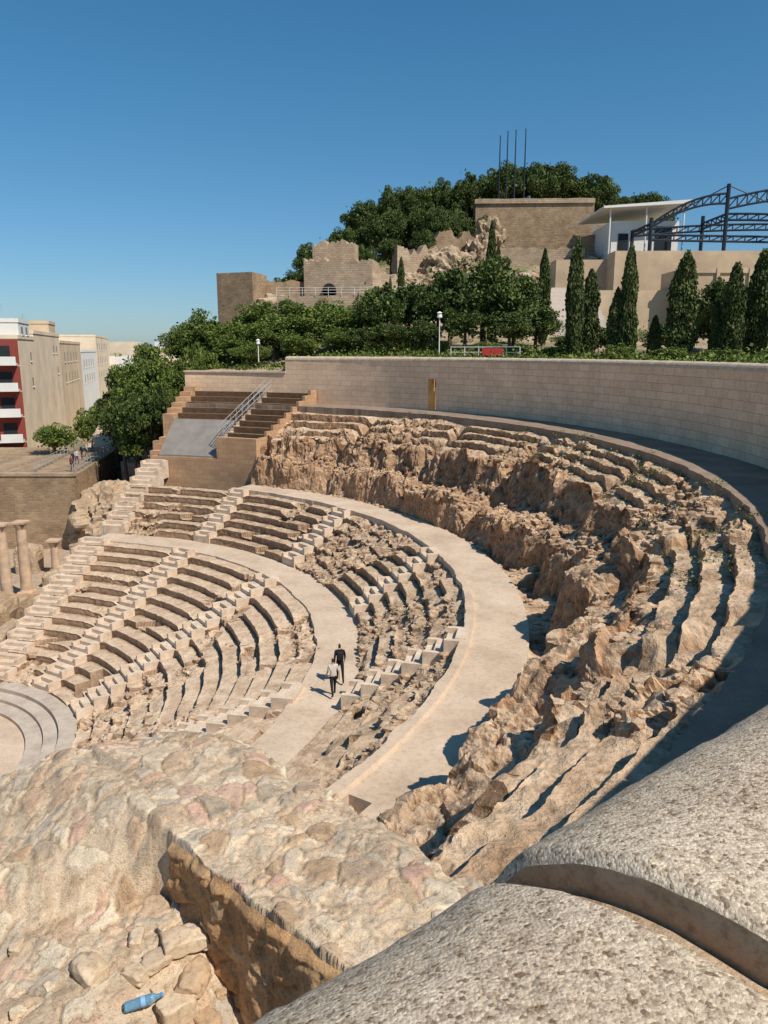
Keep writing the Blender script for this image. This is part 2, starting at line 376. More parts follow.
def upper(t0, t1, nth, name):
    th = np.linspace(t0, t1, nth)
    K = np.array([keys[k] for k in ksort])
    cp = np.stack([[np.interp(th, ksort, K[:, i, j]) for j in (0, 1)] for i in range(5)])
    pts = []; kinds = []
    for i in range(4):
        for q in np.linspace(0, 1, segs[i]+1)[:-1]:
            pts.append(cp[i]*(1-q)+cp[i+1]*q); kinds.append(i)
    a = cp[4]; e = np.stack([np.full(nth, 40.3), np.full(nth, -5.02)])
    for i in range(NS):
        r_i = a[0]+(e[0]-a[0])*i/NS; z_i = a[1]+(e[1]-a[1])*i/NS
        r_n = a[0]+(e[0]-a[0])*(i+1)/NS; z_n = a[1]+(e[1]-a[1])*(i+1)/NS
        for q in np.linspace(0, 1, 10)[:-1]:
            pts.append(np.stack([r_i+(r_n-r_i)*q, z_i-0*q])); kinds.append(10+i)
        for q in np.linspace(0, 1, 6)[:-1]:
            pts.append(np.stack([r_n-.05*(1-q), z_i+(z_n-z_i)*q])); kinds.append(20+i)
    pts.append(e); kinds.append(30)
    P = np.stack(pts, 0)
    Rr = P[:, 0].T.copy(); Zz = P[:, 1].T.copy(); TH = np.radians(np.repeat(th[:, None], Rr.shape[1], 1))
    kd = np.array(kinds)[None, :]; deg = np.degrees(TH)
    X = CX+Rr*np.cos(TH); Y = CY+Rr*np.sin(TH)
    edge0 = np.clip((Rr-33.3)/.6, 0, 1); edge1 = np.clip((40.3-Rr)/.5, 0, 1)
    cl = ((kd >= 0) & (kd <= 3)); face = (kd == 1) | (kd == 3); shelf = kd == 2
    sca = 1.1*(np.abs(np.sin(TH*11+1.5*np.sin(TH*5)))-.5)+.9*(fbm(TH*16, 0*TH, 0*TH, 3, 71)-.5)
    inner = np.clip((38.2-Rr)/1.5, 0, 1)
    Rr += sca*edge0*np.where(cl, 1., .22+.35*inner)*edge1
    big = fbm(X*.45, Y*.45, Zz*.45, 4, 73)-.5
    mid = fbm(X*1.1, Y*1.1, Zz*.8, 5, 75)-.5
    mid2 = fbm(X*1.4+5, Y*1.4, Zz*.7, 6, 77)-.5
    fin = fbm(X*3.5+5, Y*3.5, Zz*3, 4, 78)-.5
    ridg = np.abs(fbm(X*.9, Y*.9, Zz*.9, 5, 79)-.5)*2
    dmg = np.clip((fbm(X*.35, Y*.35, 0, 4, 81)-.50+.22*inner)*6, 0, 1)
    calm = .6+.5*ss(-4, 10, deg)
    a_z = np.where(face, .9, np.where(cl, 1.25*calm, .2+1.15*dmg)); a_r = np.where(face, 1.45, np.where(cl, .8*calm, .25+.8*dmg))
    slope = np.interp(Rr, [36.5, 40.3], [-7.6, -5.05])
    tmask = (~cl)*dmg*.5
    Zz = Zz*(1-tmask)+slope*tmask
    Zz += (mid*a_z+big*np.where(cl, 1.3*calm, .4)-ridg*np.where(shelf, .8*calm, .12+.3*dmg)+fin*(.12+.2*dmg))*edge0*edge1
    # radial clefts added to make dark gaps between the wedges
    for ca, dep in ((-30, .9), (-14, 1.0), (3, 1.2), (20, 1.1), (34, 1.1), (49, .9)):
        dd = (deg-ca+(fbm(Rr*.6, 0*Rr+ca, 0*Rr, 3, 87)-.5)*3)*math.pi/180*Rr
        Zz -= dep*np.exp(-(dd/.5)**2)*edge0*np.clip((40.2-Rr)/1.5, 0, 1)
    Rr += (mid2*a_r+fin*.15)*edge0*edge1
    f1, f2, idc = worley(X*1.1, Y*1.1, Zz*1.1, 83)
    Zz += (idc-.5)*.32*np.where(cl, calm, dmg*.8)*edge0*edge1
    V, ob = polar_obj(name, TH, Rr, Zz, ROCK)
    rubble_src.append((V.reshape(-1, 3), (((shelf | (kd == 0)) & (deg > -8) & (Rr < 39)) | ((~cl) & (dmg > .5) & (Rr < 39.6) & (deg > -40))).ravel(), .13))
upper(-60, 62.2, 2200, "upper_rock_terraces")

# loose rubble as one object
import bmesh
def ico(sub):
    bm_ = bmesh.new(); bmesh.ops.create_icosphere(bm_, subdivisions=sub, radius=1.)
    V = np.array([v.co[:] for v in bm_.verts]); F = np.array([[v.index for v in f.verts] for f in bm_.faces]); bm_.free(); return V, F
def rocks(name, P, sizes, mat, sub=1, parent=None):
    bv, bf = ico(sub); VV = []; FF = []
    for k, (p, s) in enumerate(zip(P, sizes)):
        v_ = bv*(1+.5*(fbm(bv[:, 0]*1.3+k*3.7, bv[:, 1]*1.3, bv[:, 2]*1.3, 3, 5)[:, None]-.5)*1.6)
        v_ = np.clip(v_, -.72, .72)
        a = rng.uniform(0, 6.28); ca, sa = math.cos(a), math.sin(a)
        v_ = v_*rng.uniform(.6, 1.25, 3)*[1, 1, .7]*s
        x_ = v_[:, 0]*ca-v_[:, 1]*sa; y_ = v_[:, 0]*sa+v_[:, 1]*ca
        VV.append(np.stack([x_, y_, v_[:, 2]], -1)+p); FF.append(bf+k*len(bv))
    return mesh_np(name, np.concatenate(VV), np.concatenate(FF), mat, parent=parent)
P = []; Sz = []
for (V, msk, s0), cnt in zip(rubble_src, (700, 1300, 2200)):
    idx = np.nonzero(msk)[0]; idx = rng.choice(idx, min(cnt, len(idx)), replace=False)
    P.append(V[idx]); Sz.append(s0*rng.lognormal(0, .5, len(idx)))
RUBST = stone("rubble_stone", [(.36, .23, .14), (.55, .395, .265), (.68, .53, .385)], .8, 4., 1., .13, steep=((.54, .33, .195), (.32, .21, .13)), speck=.4)
rocks("loose_rubble", np.concatenate(P), np.clip(np.concatenate(Sz), .04, .34), RUBST)

# stairs
def staircase(theta, r0, z0, r1, z1, n, wd=1.2, lift=.2):
    mb = MB(); t = rad(theta); e = (math.cos(t), math.sin(t)); f = (-e[1], e[0])
    for i in range(n):
        ra = r0+(r1-r0)*i/n; zt = z0+(z1-z0)*(i+1)/n+lift+rnd.uniform(-.015, .015)
        j = rnd.uniform(-.03, .03)
        o = (CX+e[0]*ra-f[0]*(wd/2+j), CY+e[1]*ra-f[1]*(wd/2+j))
        mb.obox(o, e, f, (r1-r0)/n, wd, zt-1.3, zt)
        if i % 2 == 0:
            for sd in (-1, 1):
                o2 = (CX+e[0]*ra+f[0]*(sd*(wd/2+.12)-.11), CY+e[1]*ra+f[1]*(sd*(wd/2+.12)-.11))
                mb.obox(o2, e, f, 2*(r1-r0)/n-.004, .22, zt-1.3, zt+.24)
    return mb.build("stone_staircase", STAIR)
for th in (-11.3, 13.5, 38, 60): staircase(th, 25.9, -14.5, 30.9, -11.3, 12, 1.15, .24)
for th in (-10.5, 33.5, 58): staircase(th, 10.9, -20.8, 23.75, -14.6, 26, 1.2, .3)
staircase(78.6, 10.9, -20.8, 23.75, -14.6, 26, 1.7, .35); staircase(78.6, 25.9, -14.5, 33.9, -9.9, 16, 1.7, .35)

# orchestra
mb = MB()
for i, (ra, rb, z) in enumerate(((8.2, 9.1, -20.95), (9.1, 9.9, -20.75), (9.9, 10.85, -20.5))): mb.arc(ra, rb, -60, 74, -22, z, 60)
mb.build("orchestra_marble_seats", MARBLE)
th = np.linspace(0, 2*math.pi, 90); rr = np.linspace(.1, 8.25, 20); TH, RR = np.meshgrid(th, rr, indexing='ij')
mesh_np("orchestra_floor", np.stack([CX+RR*np.cos(TH), CY+RR*np.sin(TH), -21.15+RR*0], -1), gridF(*TH.shape)[:, ::-1], PAVE)

# ------------------------------------------------------------ perimeter wall
pw = empty("perimeter_wall")
def wall_arc(name, t0, t1, r0, r1, z0, z1, n):
    th = np.radians(np.linspace(t0, t1, n)); prof = [(r0, z0), (r0, z1), (r1, z1), (r1, z0), (r0, z0)]
    V = []; UV = []
    for t in th:
        for k, (r, z) in enumerate(prof):
            V.append((CX+r*math.cos(t), CY+r*math.sin(t), z)); UV.append((t*43.5, z if k < 2 else z+.3))
    n_, m_ = len(th), len(prof)
    mesh_np(name, np.array(V), gridF(n_, m_)[:, ::-1], WALLM, uv=np.array(UV), parent=pw)
    mbx = MB()
    for t in (th[0], th[-1]):
        P_ = [(CX+r*math.cos(t), CY+r*math.sin(t), z) for r, z in prof[:4]]
        mbx.add(P_, [(0, 1, 2, 3)])
    mbx.build(name+"_end", YEL if name != "wall_body_low" else CREAM2, parent=pw)
wall_arc("wall_body_1", -62, 43.9, 43.52, 44.34, -6, -.86, 500)
wall_arc("wall_body_2", 45.1, 66.2, 43.52, 44.34, -6, -.86, 140)
wall_arc("wall_lintel", 43.9, 45.1, 43.53, 44.33, -2.4, -.86, 4)
wall_arc("wall_body_low", 66.2, 80.6, 43.52, 44.34, -13, -2.15, 80)
mbx = MB(); mbx.arc(43.4, 44.45, 66.15, 80.7, -2.15, -2.0, 40); mbx.build("low_coping", STAIR, parent=pw)
mbx = MB(); mbx.arc(44.35, 47.5, 43.4, 43.9, -5.2, -2.3, 2, 0); mbx.arc(44.35, 47.5, 45.1, 45.5, -5.2, -2.3, 2, 0); mbx.arc(47.5, 47.8, 43.4, 45.5, -5.2, -2.3, 2, 0); mbx.arc(44.36, 47.4, 43.9, 45.1, -5.3, -5.03, 2, 0)
mbx.build("doorway_passage", YEL, parent=pw)

# coarse cast stone coping
m, nt, b = newmat("coping_conglomerate", .95)
tc = nt.nodes.new('ShaderNodeTexCoord'); v = tc.outputs["Object"]
vo = N(nt, 'ShaderNodeTexVoronoi', Scale=190.); nt.links.new(v, vo.inputs["Vector"])
nA = noise(nt, v, 3., 5, .6); nB = noise(nt, v, 55., 5, .75); nC = noise(nt, v, 260., 3, .7)
c = ramp(nt, nA, [(.3, (.57, .445, .32)), (.5, (.68, .545, .40)), (.7, (.77, .64, .49))])
hsv = nt.nodes.new('ShaderNodeSeparateColor'); nt.links.new(vo.outputs["Color"], hsv.inputs[0])
c = mixc(nt, 1., c, ramp(nt, hsv.outputs[0], [(.0, (.38, .33, .29)), (.18, (.80, .77, .73)), (.6, (1, 1, 1)), (1., (1.25, 1.24, 1.2))]), 'MULTIPLY')
c = mixc(nt, 1., c, ramp(nt, nB, [(.34, (.5, .44, .38)), (.47, (.96,)*3), (.7, (1.1,)*3)]), 'MULTIPLY')
c = mixc(nt, 1., c, ramp(nt, nC, [(.3, (.7,)*3), (.6, (1.05,)*3)]), 'MULTIPLY')
nt.links.new(c, b.inputs["Base Color"])
h = math_(nt, 'SUBTRACT', math_(nt, 'ADD', math_(nt, 'MULTIPLY', nB, 1.6), math_(nt, 'MULTIPLY', nC, .6)), math_(nt, 'MULTIPLY', vo.outputs["Distance"], .6))
bump(nt, b, h, .65, .004)
COP = m
COPE = stone("coping_end_rough", [(.36, .24, .14), (.50, .355, .225), (.60, .45, .31)], 8., 60., .8, .01)
def coping_block(t0, t1, hi, dz=0, parent=pw, mat=COP, shrink=1.):
    rc, hw, zb, zt = 43.95, .462*shrink, -.95, -.586+dz-(1-shrink)*.5
    n_a = 60 if hi else 10; n_l = 150 if hi else 5
    a = np.linspace(0, math.pi, n_a)
    pr = rc-hw*np.sign(np.cos(a))*np.abs(np.cos(a))**.9; pz = (zb+.05)+(zt-zb-.05)*np.sin(a)**.8
    pr = np.concatenate([[rc-hw], pr, [rc+hw]]); pz = np.concatenate([[zb+dz], pz, [zb+dz]])
    L = np.linspace(0, 1, n_l); th = np.radians(t0+(t1-t0)*L)
    dist = np.minimum(L, 1-L)*abs(t1-t0)*math.pi/180*rc
    bev = .014*(1-np.clip(dist/.016, 0, 1))**1.5
    TH, PR = np.meshgrid(th, pr, indexing='ij'); PZ = np.repeat(pz[None], n_l, 0)
    PR = rc+(PR-rc)*(1-bev[:, None]/.4); PZ = PZ-bev[:, None]
    X = CX+PR*np.cos(TH); Y = CY+PR*np.sin(TH)
    if hi:
        d = (fbm(X*6, Y*6, PZ*6, 4, 91)-.5)*.016+(fbm(X*45, Y*45, PZ*45, 3, 92)-.5)*.006
        PZ = PZ+d; PR = PR+(PR-rc)*d*1.5; X = CX+PR*np.cos(TH); Y = CY+PR*np.sin(TH)
    V = np.stack([X, Y, PZ], -1).reshape(-1, 3)
    mesh_np("coping_block", V, gridF(n_l, len(pr)), mat, smooth=hi, parent=parent)
    mbx = MB(); k = len(pr)
    mbx.add(V[:k], [tuple(range(k))]); mbx.add(V[-k:], [tuple(range(k))[::-1]]); mbx.build("coping_end", COPE, parent=parent)
TJ = -51.42; BL = 2.15
coping_block(TJ+.03, TJ+BL, True)
coping_block(TJ-BL, TJ-.03, True, dz=-.026)
coping_block(TJ-.04, TJ+.035, True, dz=-.03, mat=COPE, shrink=.94)
coping_block(TJ-2*BL, TJ-BL-.03, False)
t = TJ+BL
while t < 66.1:
    t2 = min(t+BL, 66.2); coping_block(t+.015, t2-.015, t < TJ+2*BL); t = t2

# ------------------------------------------------------------ grandstand (rebuilt upper rows)
gs = empty("rebuilt_grandstand")
mb = MB(); mb2 = MB(); mb3 = MB()
RZ = lambda i: -7.65+i*.46
mb.arc(34.0, 34.5, 68.6, 79.6, -12.2, -9.3, 14); mb.arc(34.0, 34.5, 61.6, 68.6, -12.2, -7.4, 8)
mb.arc(34.5, 43.45, 61.6, 62.0, -12.2, -8.1, 1)
for i in range(9):
    ra = 34.5+i*.99
    mb2.arc(ra, ra+.55, 62.0, 68.2, -12, RZ(i), 8); mb2.arc(ra+.55, ra+.99, 62.0, 68.2, -12, RZ(i)-.2, 8)
    if i >= 3: mb2.arc(ra, ra+.55, 68.8, 78.6, -12, RZ(i), 12); mb2.arc(ra+.55, ra+.99, 68.8, 78.6, -12, RZ(i)-.2, 12)
    mb.arc(ra, ra+.985, 61.6, 61.99, -12, RZ(i)+.3, 1)
    mb.arc(ra, ra+.985, 78.6, 80.2, -18, RZ(i)+.45 if i > 2 else -8.9+i*.5, 1)
    for k in range(2):
        mb3.arc(ra+k*.495, ra+.495*(k+1), 68.2, 68.8, -12, RZ(i)-.16+k*.2+.02, 1)
mb.build("end_walls", ORANGE, parent=gs); mb2.build("seat_rows", SEAT, parent=gs); mb3.build("aisle_steps", STAIR, parent=gs)
mb = MB()
P = []; n = 12
for i in range(n+1):
    tt = rad(68.9+(78.5-68.9)*i/n)
    for r, z in ((34.2, -9.15), (37.5, -6.25), (37.5, -6.4), (34.2, -9.3)): P.append((CX+r*math.cos(tt), CY+r*math.sin(tt), z))
F = []
for i in range(n):
    for j in range(4): F.append((4*i+j, 4*i+(j+1) % 4, 4*i+4+(j+1) % 4, 4*i+4+j))
mb.add(P, F); mb.build("cover_panel", PANEL, parent=gs)
mb = MB()
def pp(r, t, z): t = rad(t); return (CX+r*math.cos(t), CY+r*math.sin(t), z)
for tt in (68.1, 68.95):
    for hgt in (.55, 1.0): mb.tube(pp(34.6, tt, -7.6+hgt), pp(43.2, tt, -3.9+hgt), .035, n=6)
    for i in range(9): mb.tube(pp(34.7+i*1.05, tt, -8.0+i*.45), pp(34.7+i*1.05, tt, -6.6+i*.45), .03, n=5)
mb.build("handrail", RAIL, parent=gs)

# ------------------------------------------------------------ left side walls, ruins
def ruined(name, pts, z0, z1, mat):
    mb = MB(); mb.prism(pts, z0, z1); return mb.build(name, mat)
ruined("stone_retaining_wall", [(-75, 75), (-30.6, 75), (-33.8, 98), (-75, 98)], -20, -12.2, RUBM)
mb = MB(); mb.prism([(-75, 74.9), (-30.5, 74.9), (-30.5, 75.5), (-75, 75.5)], -12.19, -11.9); mb.build("wall_coping", RUBL)
mb = MB(); mb.arc(44.36, 45.2, 80.6, 86, -20, -9.2, 6); mb.build("slope_retaining_wall", ORANGE)
mb = MB(); mb.prism([(-30.4, 88), (-21, 82), (-20.6, 84), (-30, 97)], -20, -12.6); mb.build("terrace_wall", RUBL)
mb = MB()
for i in range(9): mb.box(-38.5-i*.1, -35.5, 99+i*.9, 99.9+i*.9, -15.5, -12.2+i*.3)
mb.build("outdoor_steps", STAIR)
def column(x, y, z, h, r=.38):
    mb = MB(); mb.box(x-.6, x+.6, y-.6, y+.6, z, z+.35); mb.tube((x, y, z+.35), (x, y, z+.55), .55, .46, 20)
    zz = z+.55
    for i in range(4):
        z2 = z+.55+(h-1.2)*(i+1)/4; mb.tube((x, y, zz+.01), (x, y, z2), r*(1-.04*i), r*(1-.04*(i+1)), 20); zz = z2
    mb.tube((x, y, zz), (x, y, zz+.5), r*.85, .55, 20); mb.box(x-.55, x+.55, y-.55, y+.55, zz+.5, zz+.65)
    mb.build("stone_column", plain("column_stone", (.62, .43, .29), .8, var=.3, scale=1.5))
column(-29.1, 60, -19.6, 6.2, .45); column(-29.4, 57.4, -19.6, 6.6, .45); column(-33.0, 63, -19.6, 4.8); column(-29.2, 66, -19.6, 3.2)
for i, (x, y, lx, ly, h, z0) in enumerate([(-31, 50.5, 4.6, 3, 2.6, 0), (-27.5, 64, 3.2, .8, 1.3, 0), (-27, 67, 1., 3, 1.7, 0), (-25.8, 57, .9, 7, 1.4, 0), (-29.6, 70, 5, .8, 1.8, 0), (-33, 66, 2, 2, 2.4, 0), (-27.2, 53.5, 1.1, 3, 1.3, 0), (-26.5, 48.5, 1, 3.4, 1.0, 0), (-28.8, 61.8, 2.2, 1.2, 1.2, 0), (-31.5, 55, 2.6, 1.0, 1.6, 0), (-25.2, 66, 1.4, 3, 2.6, 0), (-24.8, 71, 1.4, 4, 3.6, 0)]):
    V, F = ico(4); V = np.sign(V)*np.abs(V)**.3; V = V/np.abs(V).max()
    d = 1+(fbm(V[:, 0]*2+i*5, V[:, 1]*2, V[:, 2]*2, 4, 8)-.5)*.4
    V = V*d[:, None]*[lx/2, ly/2, h]+[x+lx/2, y+ly/2, -19.6+z0]
    mesh_np("ruined_wall", V, F, RUBL if i % 3 else RUBM)
def railing(name, pts, h, mat=RAIL, sp=1.6, bars=3, r=.03):
    mb = MB()
    for a, b_ in zip(pts[:-1], pts[1:]):
        a = Vector(a); b_ = Vector(b_); L = (b_-a).length; k = max(1, int(L/sp))
        for i in range(k+1):
            p = a.lerp(b_, i/k); mb.tube(p, p+Vector((0, 0, h)), r, n=5)
        for q in range(bars):
            dz = Vector((0, 0, h*(q+1)/bars)); mb.tube(a+dz, b_+dz, r*.8, n=5)
    mb.build(name, mat)
railing("metal_fence", [(-30.2, 88, -12.6), (-21, 82.2, -12.6)], 1.1, METAL, 1.2, 3, .045)
railing("metal_railing", [(-30.9, 75.5, -12.19), (-34.0, 97.5, -12.2)], 1.1, RAIL, 1.5, 3, .04)
railing("metal_railing", [(-35.3, 76.5, -12.2), (-38.3, 97.5, -12.2)], 1.1, RAIL, 1.5, 3, .04)

# ------------------------------------------------------------ city buildings
O = (-47.0, 101.0); E = (-.27, .963); Fv = (.963, .27); Bk = (-.963, -.27)
def building(name, a0, a1, depth, z0, z1, mat, wins=(), endmat=None, endfloors=0, par=True):
    p = empty(name); mb = MB()
    o = (O[0]+E[0]*a0, O[1]+E[1]*a0)
    mb.obox(o, E, Bk, a1-a0, depth, z0, z1); mb.build("walls", mat, parent=p)
    if par:
        mb = MB(); mb.obox((o[0]+Fv[0]*.1-E[0]*.1, o[1]+Fv[1]*.1-E[1]*.1), E, Bk, a1-a0+.2, .35, z1, z1+.5); mb.obox((o[0]-E[0]*.1+Bk[0]*.26, o[1]-E[1]*.1+Bk[1]*.26), Bk, E, depth, .3, z1, z1+.5); mb.build("parapet", mat, parent=p)
    mb = MB(); ms_ = MB()
    for (a, z, w_, h_) in wins:
        q = (o[0]+E[0]*a+Fv[0]*-.1, o[1]+E[1]*a+Fv[1]*-.1); mb.obox(q, E, Fv, w_, .14, z, z+h_)
        ms_.obox((q[0]-E[0]*.1, q[1]-E[1]*.1), E, Fv, w_+.2, .28, z-.12, z-.002)
    if wins: mb.build("windows", GLASS, parent=p); ms_.build("sills", WHITE, parent=p)
    if endfloors:
        mb = MB(); mg = MB(); mwh = MB(); m_ = (-E[0], -E[1])
        H = (z1-z0)/endfloors
        for k in range(endfloors):
            zz = z0+k*H
            mb.obox((o[0], o[1]), Bk, m_, 8., .12, zz+.1, zz+H-.15)
            mg.obox((o[0]+Bk[0]*1+m_[0]*.1, o[1]+Bk[1]*1+m_[1]*.1), Bk, m_, 1.6, .1, zz+.3, zz+2.4)
            mg.obox((o[0]+Bk[0]*4+m_[0]*.1, o[1]+Bk[1]*4+m_[1]*.1), Bk, m_, 1.4, .1, zz+.3, zz+2.4)
            mwh.obox((o[0]+Bk[0]*.2+m_[0]*.12, o[1]+Bk[1]*.2+m_[1]*.12), Bk, m_, 7.2, 1.3, zz-.05, zz+.2)
            for u_ in (.2, 3.0):
                mwh.obox((o[0]+Bk[0]*u_+m_[0]*1.34, o[1]+Bk[1]*u_+m_[1]*1.34), Bk, m_, 2.6, .08, zz+.2, zz+1.05)
            for u_ in range(16): mg.tube((o[0]+Bk[0]*(.2+u_*.45)+m_[0]*1.3, o[1]+Bk[1]*(.2+u_*.45)+m_[1]*1.3, zz+.2), (o[0]+Bk[0]*(.2+u_*.45)+m_[0]*1.3, o[1]+Bk[1]*(.2+u_*.45)+m_[1]*1.3, zz+1.1), .03, n=4)
        mb.build("red_facade", endmat, parent=p); mg.build("balcony_doors_and_bars", GLASS, parent=p); mwh.build("balconies", WHITE, parent=p)
    return p
building("apartment_building", 0, 13, 14, -15, 1.4, CREAM, [(9, -1.5, .9, 1.2), (9, -5, .9, 1.2)], REDW, 5)
building("rooftop_apartment", 1.5, 10, 12, 1.42, 3.5, WHITE, [(2, 2.0, 1.2, 1), (5.5, 2.0, 1.2, 1)])
building("cream_building", 13.02, 42, 14, -15, 2.3, CREAM, [(20, -.5, 1, 1.2), (24, -.5, 1, 1.2), (24, -4, 1, 1.2)])
building("rooftop_room", 30, 38, 6, 2.32, 4.2, CREAM2, [])
building("beige_building", 42.02, 78, 16, -15, 1.2, CREAM2, [(6+5*i, z, 1.4, 1.8) for i in range(5) for z in (-2.2, -6)])
building("low_building", 78.02, 120, 16, -15, -.5, WHITE, [(6+6*i, z, 1.4, 1.8) for i in range(5) for z in (-4, -7.5)])
building("far_building", 122, 175, 20, -15, 3.6, CREAM, [(4+7*i, z, 1.6, 2) for i in range(6) for z in (0, -4, -8)])
for (x, y) in ((-50, 103), (-55, 106), (-62, 136)):
    mb = MB(); mb.tube((x, y, 1.4), (x, y, 6.0), .05, n=5)
    for k in range(4): mb.tube((x-.5, y, 5.0+k*.25), (x+.5, y, 5.0+k*.25), .025, n=4)
    mb.build("rooftop_antenna", RAIL)
mb = MB()
for i in range(90):
    y = rnd.uniform(260, 700); x = -y*rnd.uniform(.25, .60); a, b_ = rnd.uniform(8, 22), rnd.uniform(8, 20); z = rnd.uniform(-9, 2)+y*.006
    mb.box(x, x+a, y, y+b_, -18, z, rnd.randrange(3))
mb.build("distant_city_buildings", [CREAM, WHITE, CREAM2])

# ------------------------------------------------------------ fortress on the hill
def tz(x, y): return float(terr(np.array([x]), np.array([y]))[0])
def ragged(name, p0, p1, thick, z0, ztop, mat, amp=.8, seed=0, n=30, parent=None):
    p0 = Vector(p0); p1 = Vector(p1); d = (p1-p0).normalized(); nn = Vector((-d.y, d.x))
    L = (p1-p0).length; P = []; F = []
    for i in range(n+1):
        q = p0+d*(L*i/n); zt = ztop+(float(fbm(np.array([i*.35]), np.array([seed*3.3]), np.array([0.]), 4, seed)[0])-.5)*2*amp
        for s_, z in ((0, z0), (0, zt), (thick, zt), (thick, z0)): P.append((q.x+nn.x*s_, q.y+nn.y*s_, z))
    for i in range(n):
        for j in range(3): F.append((4*i+j, 4*i+4+j, 4*i+5+j, 4*i+1+j))
    F += [(0, 1, 2, 3), (4*n+3, 4*n+2, 4*n+1, 4*n)]
    mb = MB(); mb.add(P, F); return mb.build(name, mat, parent=parent)
cst = empty("castle_ruin")
mb = MB(); mb.prism([(-22.8, 109), (-17.6, 107), (-16.4, 112), (-21.5, 114)], 2, 10.2); mb.build("square_tower", RUBM, parent=cst)
ragged("curtain_wall", (-17, 111), (-10.5, 113), 1.5, 2, 9.4, RUBM, .4, 2, parent=cst)
ragged("bastion_front", (-11.2, 112), (-1.6, 110.5), 6, 2, 12.2, RUBL, 1.2, 5, n=40, parent=cst)
ragged("bastion_upper", (-10.2, 115), (-4.2, 114), 3, 8, 14.9, RUBL, 1.3, 15, n=30, parent=cst)
ragged("bastion_side", (-1.8, 110.6), (3.5, 116), 2, 2, 10.5, RUBL, 1.5, 8, parent=cst)
ragged("lower_terrace_wall", (-14, 104), (3, 102), .8, -1, 6.9, RUBL, .15, 9, parent=cst)
ragged("ruined_curtain_1", (2, 121), (9, 124), 2, 6, 14.8, RUBL, 2.2, 22, n=30, parent=cst)
ragged("ruined_curtain_2", (7, 127), (14.5, 129), 2, 8, 18.2, RUBM, 2.2, 25, n=30, parent=cst)
ragged("ruined_curtain_3", (10, 120), (16, 121), 2, 6, 13.0, RUBL, 1.6, 27, n=30, parent=cst)
ragged("slope_wall_1", (17, 126), (31, 124.5), 1.5, 6, 15.5, RUBL, .8, 28, n=30, parent=cst)
ragged("slope_wall_2", (18, 132), (36, 130), 1.5, 8, 18.3, RUBM, .9, 29, n=30, parent=cst)
mb = MB(); mb.tube((-7.6, 111.95, 8.1), (-7.6, 110.8, 8.1), .95, n=20); mb.box(-8.55, -6.65, 110.8, 111.9, 5.6, 8.1); mb.build("arched_doorway", plain("opening_shade", (.03, .025, .02)), parent=cst)  # near-black solid: the shade inside the arch is put into its colour
railing("terrace_railing", [(-14, 103.9, 6.9), (3, 101.9, 6.9)], 1.0, WHITE)
ut = empty("hilltop_castle_wall")
ragged("front_wall", (15.8, 140.5), (36, 139.5), 8, 14, 25.2, RUBM, .25, 12, n=50, parent=ut)
ragged("parapet_strip", (15.6, 140.2), (36, 139.2), .5, 24.6, 25.35, RUBL, .1, 14, n=50, parent=ut)
ragged("side_wall", (36.1, 139.5), (42, 138), 5, 12, 21.5, RUBL, .5, 13, parent=ut)
for i, (x, h) in enumerate(((20.2, 36.3), (21.5, 37.0), (22.9, 37.2), (24.6, 37.4))):
    mb = MB(); mb.tube((x, 144, 25), (x, 144, h), .16, .08, 8); mb.tube((x, 144, 25.2), (x, 144, 25.8), .3, .25, 8); mb.tube((x, 144, h), (x, 144, h+.15), .14, .02, 8); mb.build("flagpole", METAL)
def outcrop(x, y, z, sx, sy, sz, k, mat=HROCK):
    V, F = ico(5); q = fbm(V[:, 0]*1.6+k*4, V[:, 1]*1.6, V[:, 2]*1.6, 6, 33)-.5
    f1, f2, idc = worley(V[:, 0]*4+k, V[:, 1]*4, V[:, 2]*5, k)
    V = V*(1+q*1.0+(idc-.5)*.22)[:, None]*[sx, sy, sz]+[x, y, z]
    mesh_np("rock_outcrop", V, F, mat)
for k, (x, y, z, a, b_, c_) in enumerate([(5, 119, 8, 4, 4, 3.2), (10, 123, 10.5, 4.5, 4, 4.2), (14.5, 128, 12.5, 3.5, 4, 4.5), (17.5, 134, 16, 3, 3, 5), (1, 116, 6.6, 4, 4, 2.6), (24, 122, 8.5, 6, 4, 3.5), (30, 126, 10, 5, 4, 4.), (-14, 108, 4, 4, 3, 3)]): outcrop(x, y, z, a, b_, c_, k+1)
outcrop(-29, 79, -17, 3, 5, 3.2, 16, RUBL); outcrop(-24, 78.5, -16, 2.6, 3.5, 3.2, 17, RUBL)

# venue to the right
vn = empty("concert_venue_building")
mb = MB(); mb.box(34, 44, 121, 132, 8, 18.8); mb.build("walls", WHITE, parent=vn)
mb = MB(); P = [(32, 118.5, 20.2), (45, 118.5, 20.9), (45, 134, 20.9), (32, 134, 20.2), (32, 118.5, 20.5), (45, 118.5, 21.4), (45, 134, 21.4), (32, 134, 20.5)]
mb.add(P, [(3, 2, 1, 0), (4, 5, 6, 7), (0, 1, 5, 4), (1, 2, 6, 5), (2, 3, 7, 6), (3, 0, 4, 7)])
for x in (33.2, 38.5, 44): mb.tube((x, 119.3, 10), (x, 119.3, 20.5), .12, n=8)
mb.build("canopy_roof", WHITE, parent=vn)
mb = MB(); mb.box(35, 36.5, 120.9, 121.2, 14.5, 17); mb.box(40.5, 43, 120.9, 121.2, 14.5, 18); mb.build("glazing", GLASS, parent=vn)
mb = MB(); mb.box(36, 75, 99, 104, -2, 9.6); mb.box(27, 36, 101, 104, -2, 7.4); mb.box(24, 31, 112, 116, 3, 12.3); mb.box(31, 60, 108, 112, 3, 13.0); mb.box(40, 75, 90, 93, -2, 5.0)
for k in range(9): mb.box(37+k*4, 37.4+k*4, 98.7, 99., -2, 9.9)
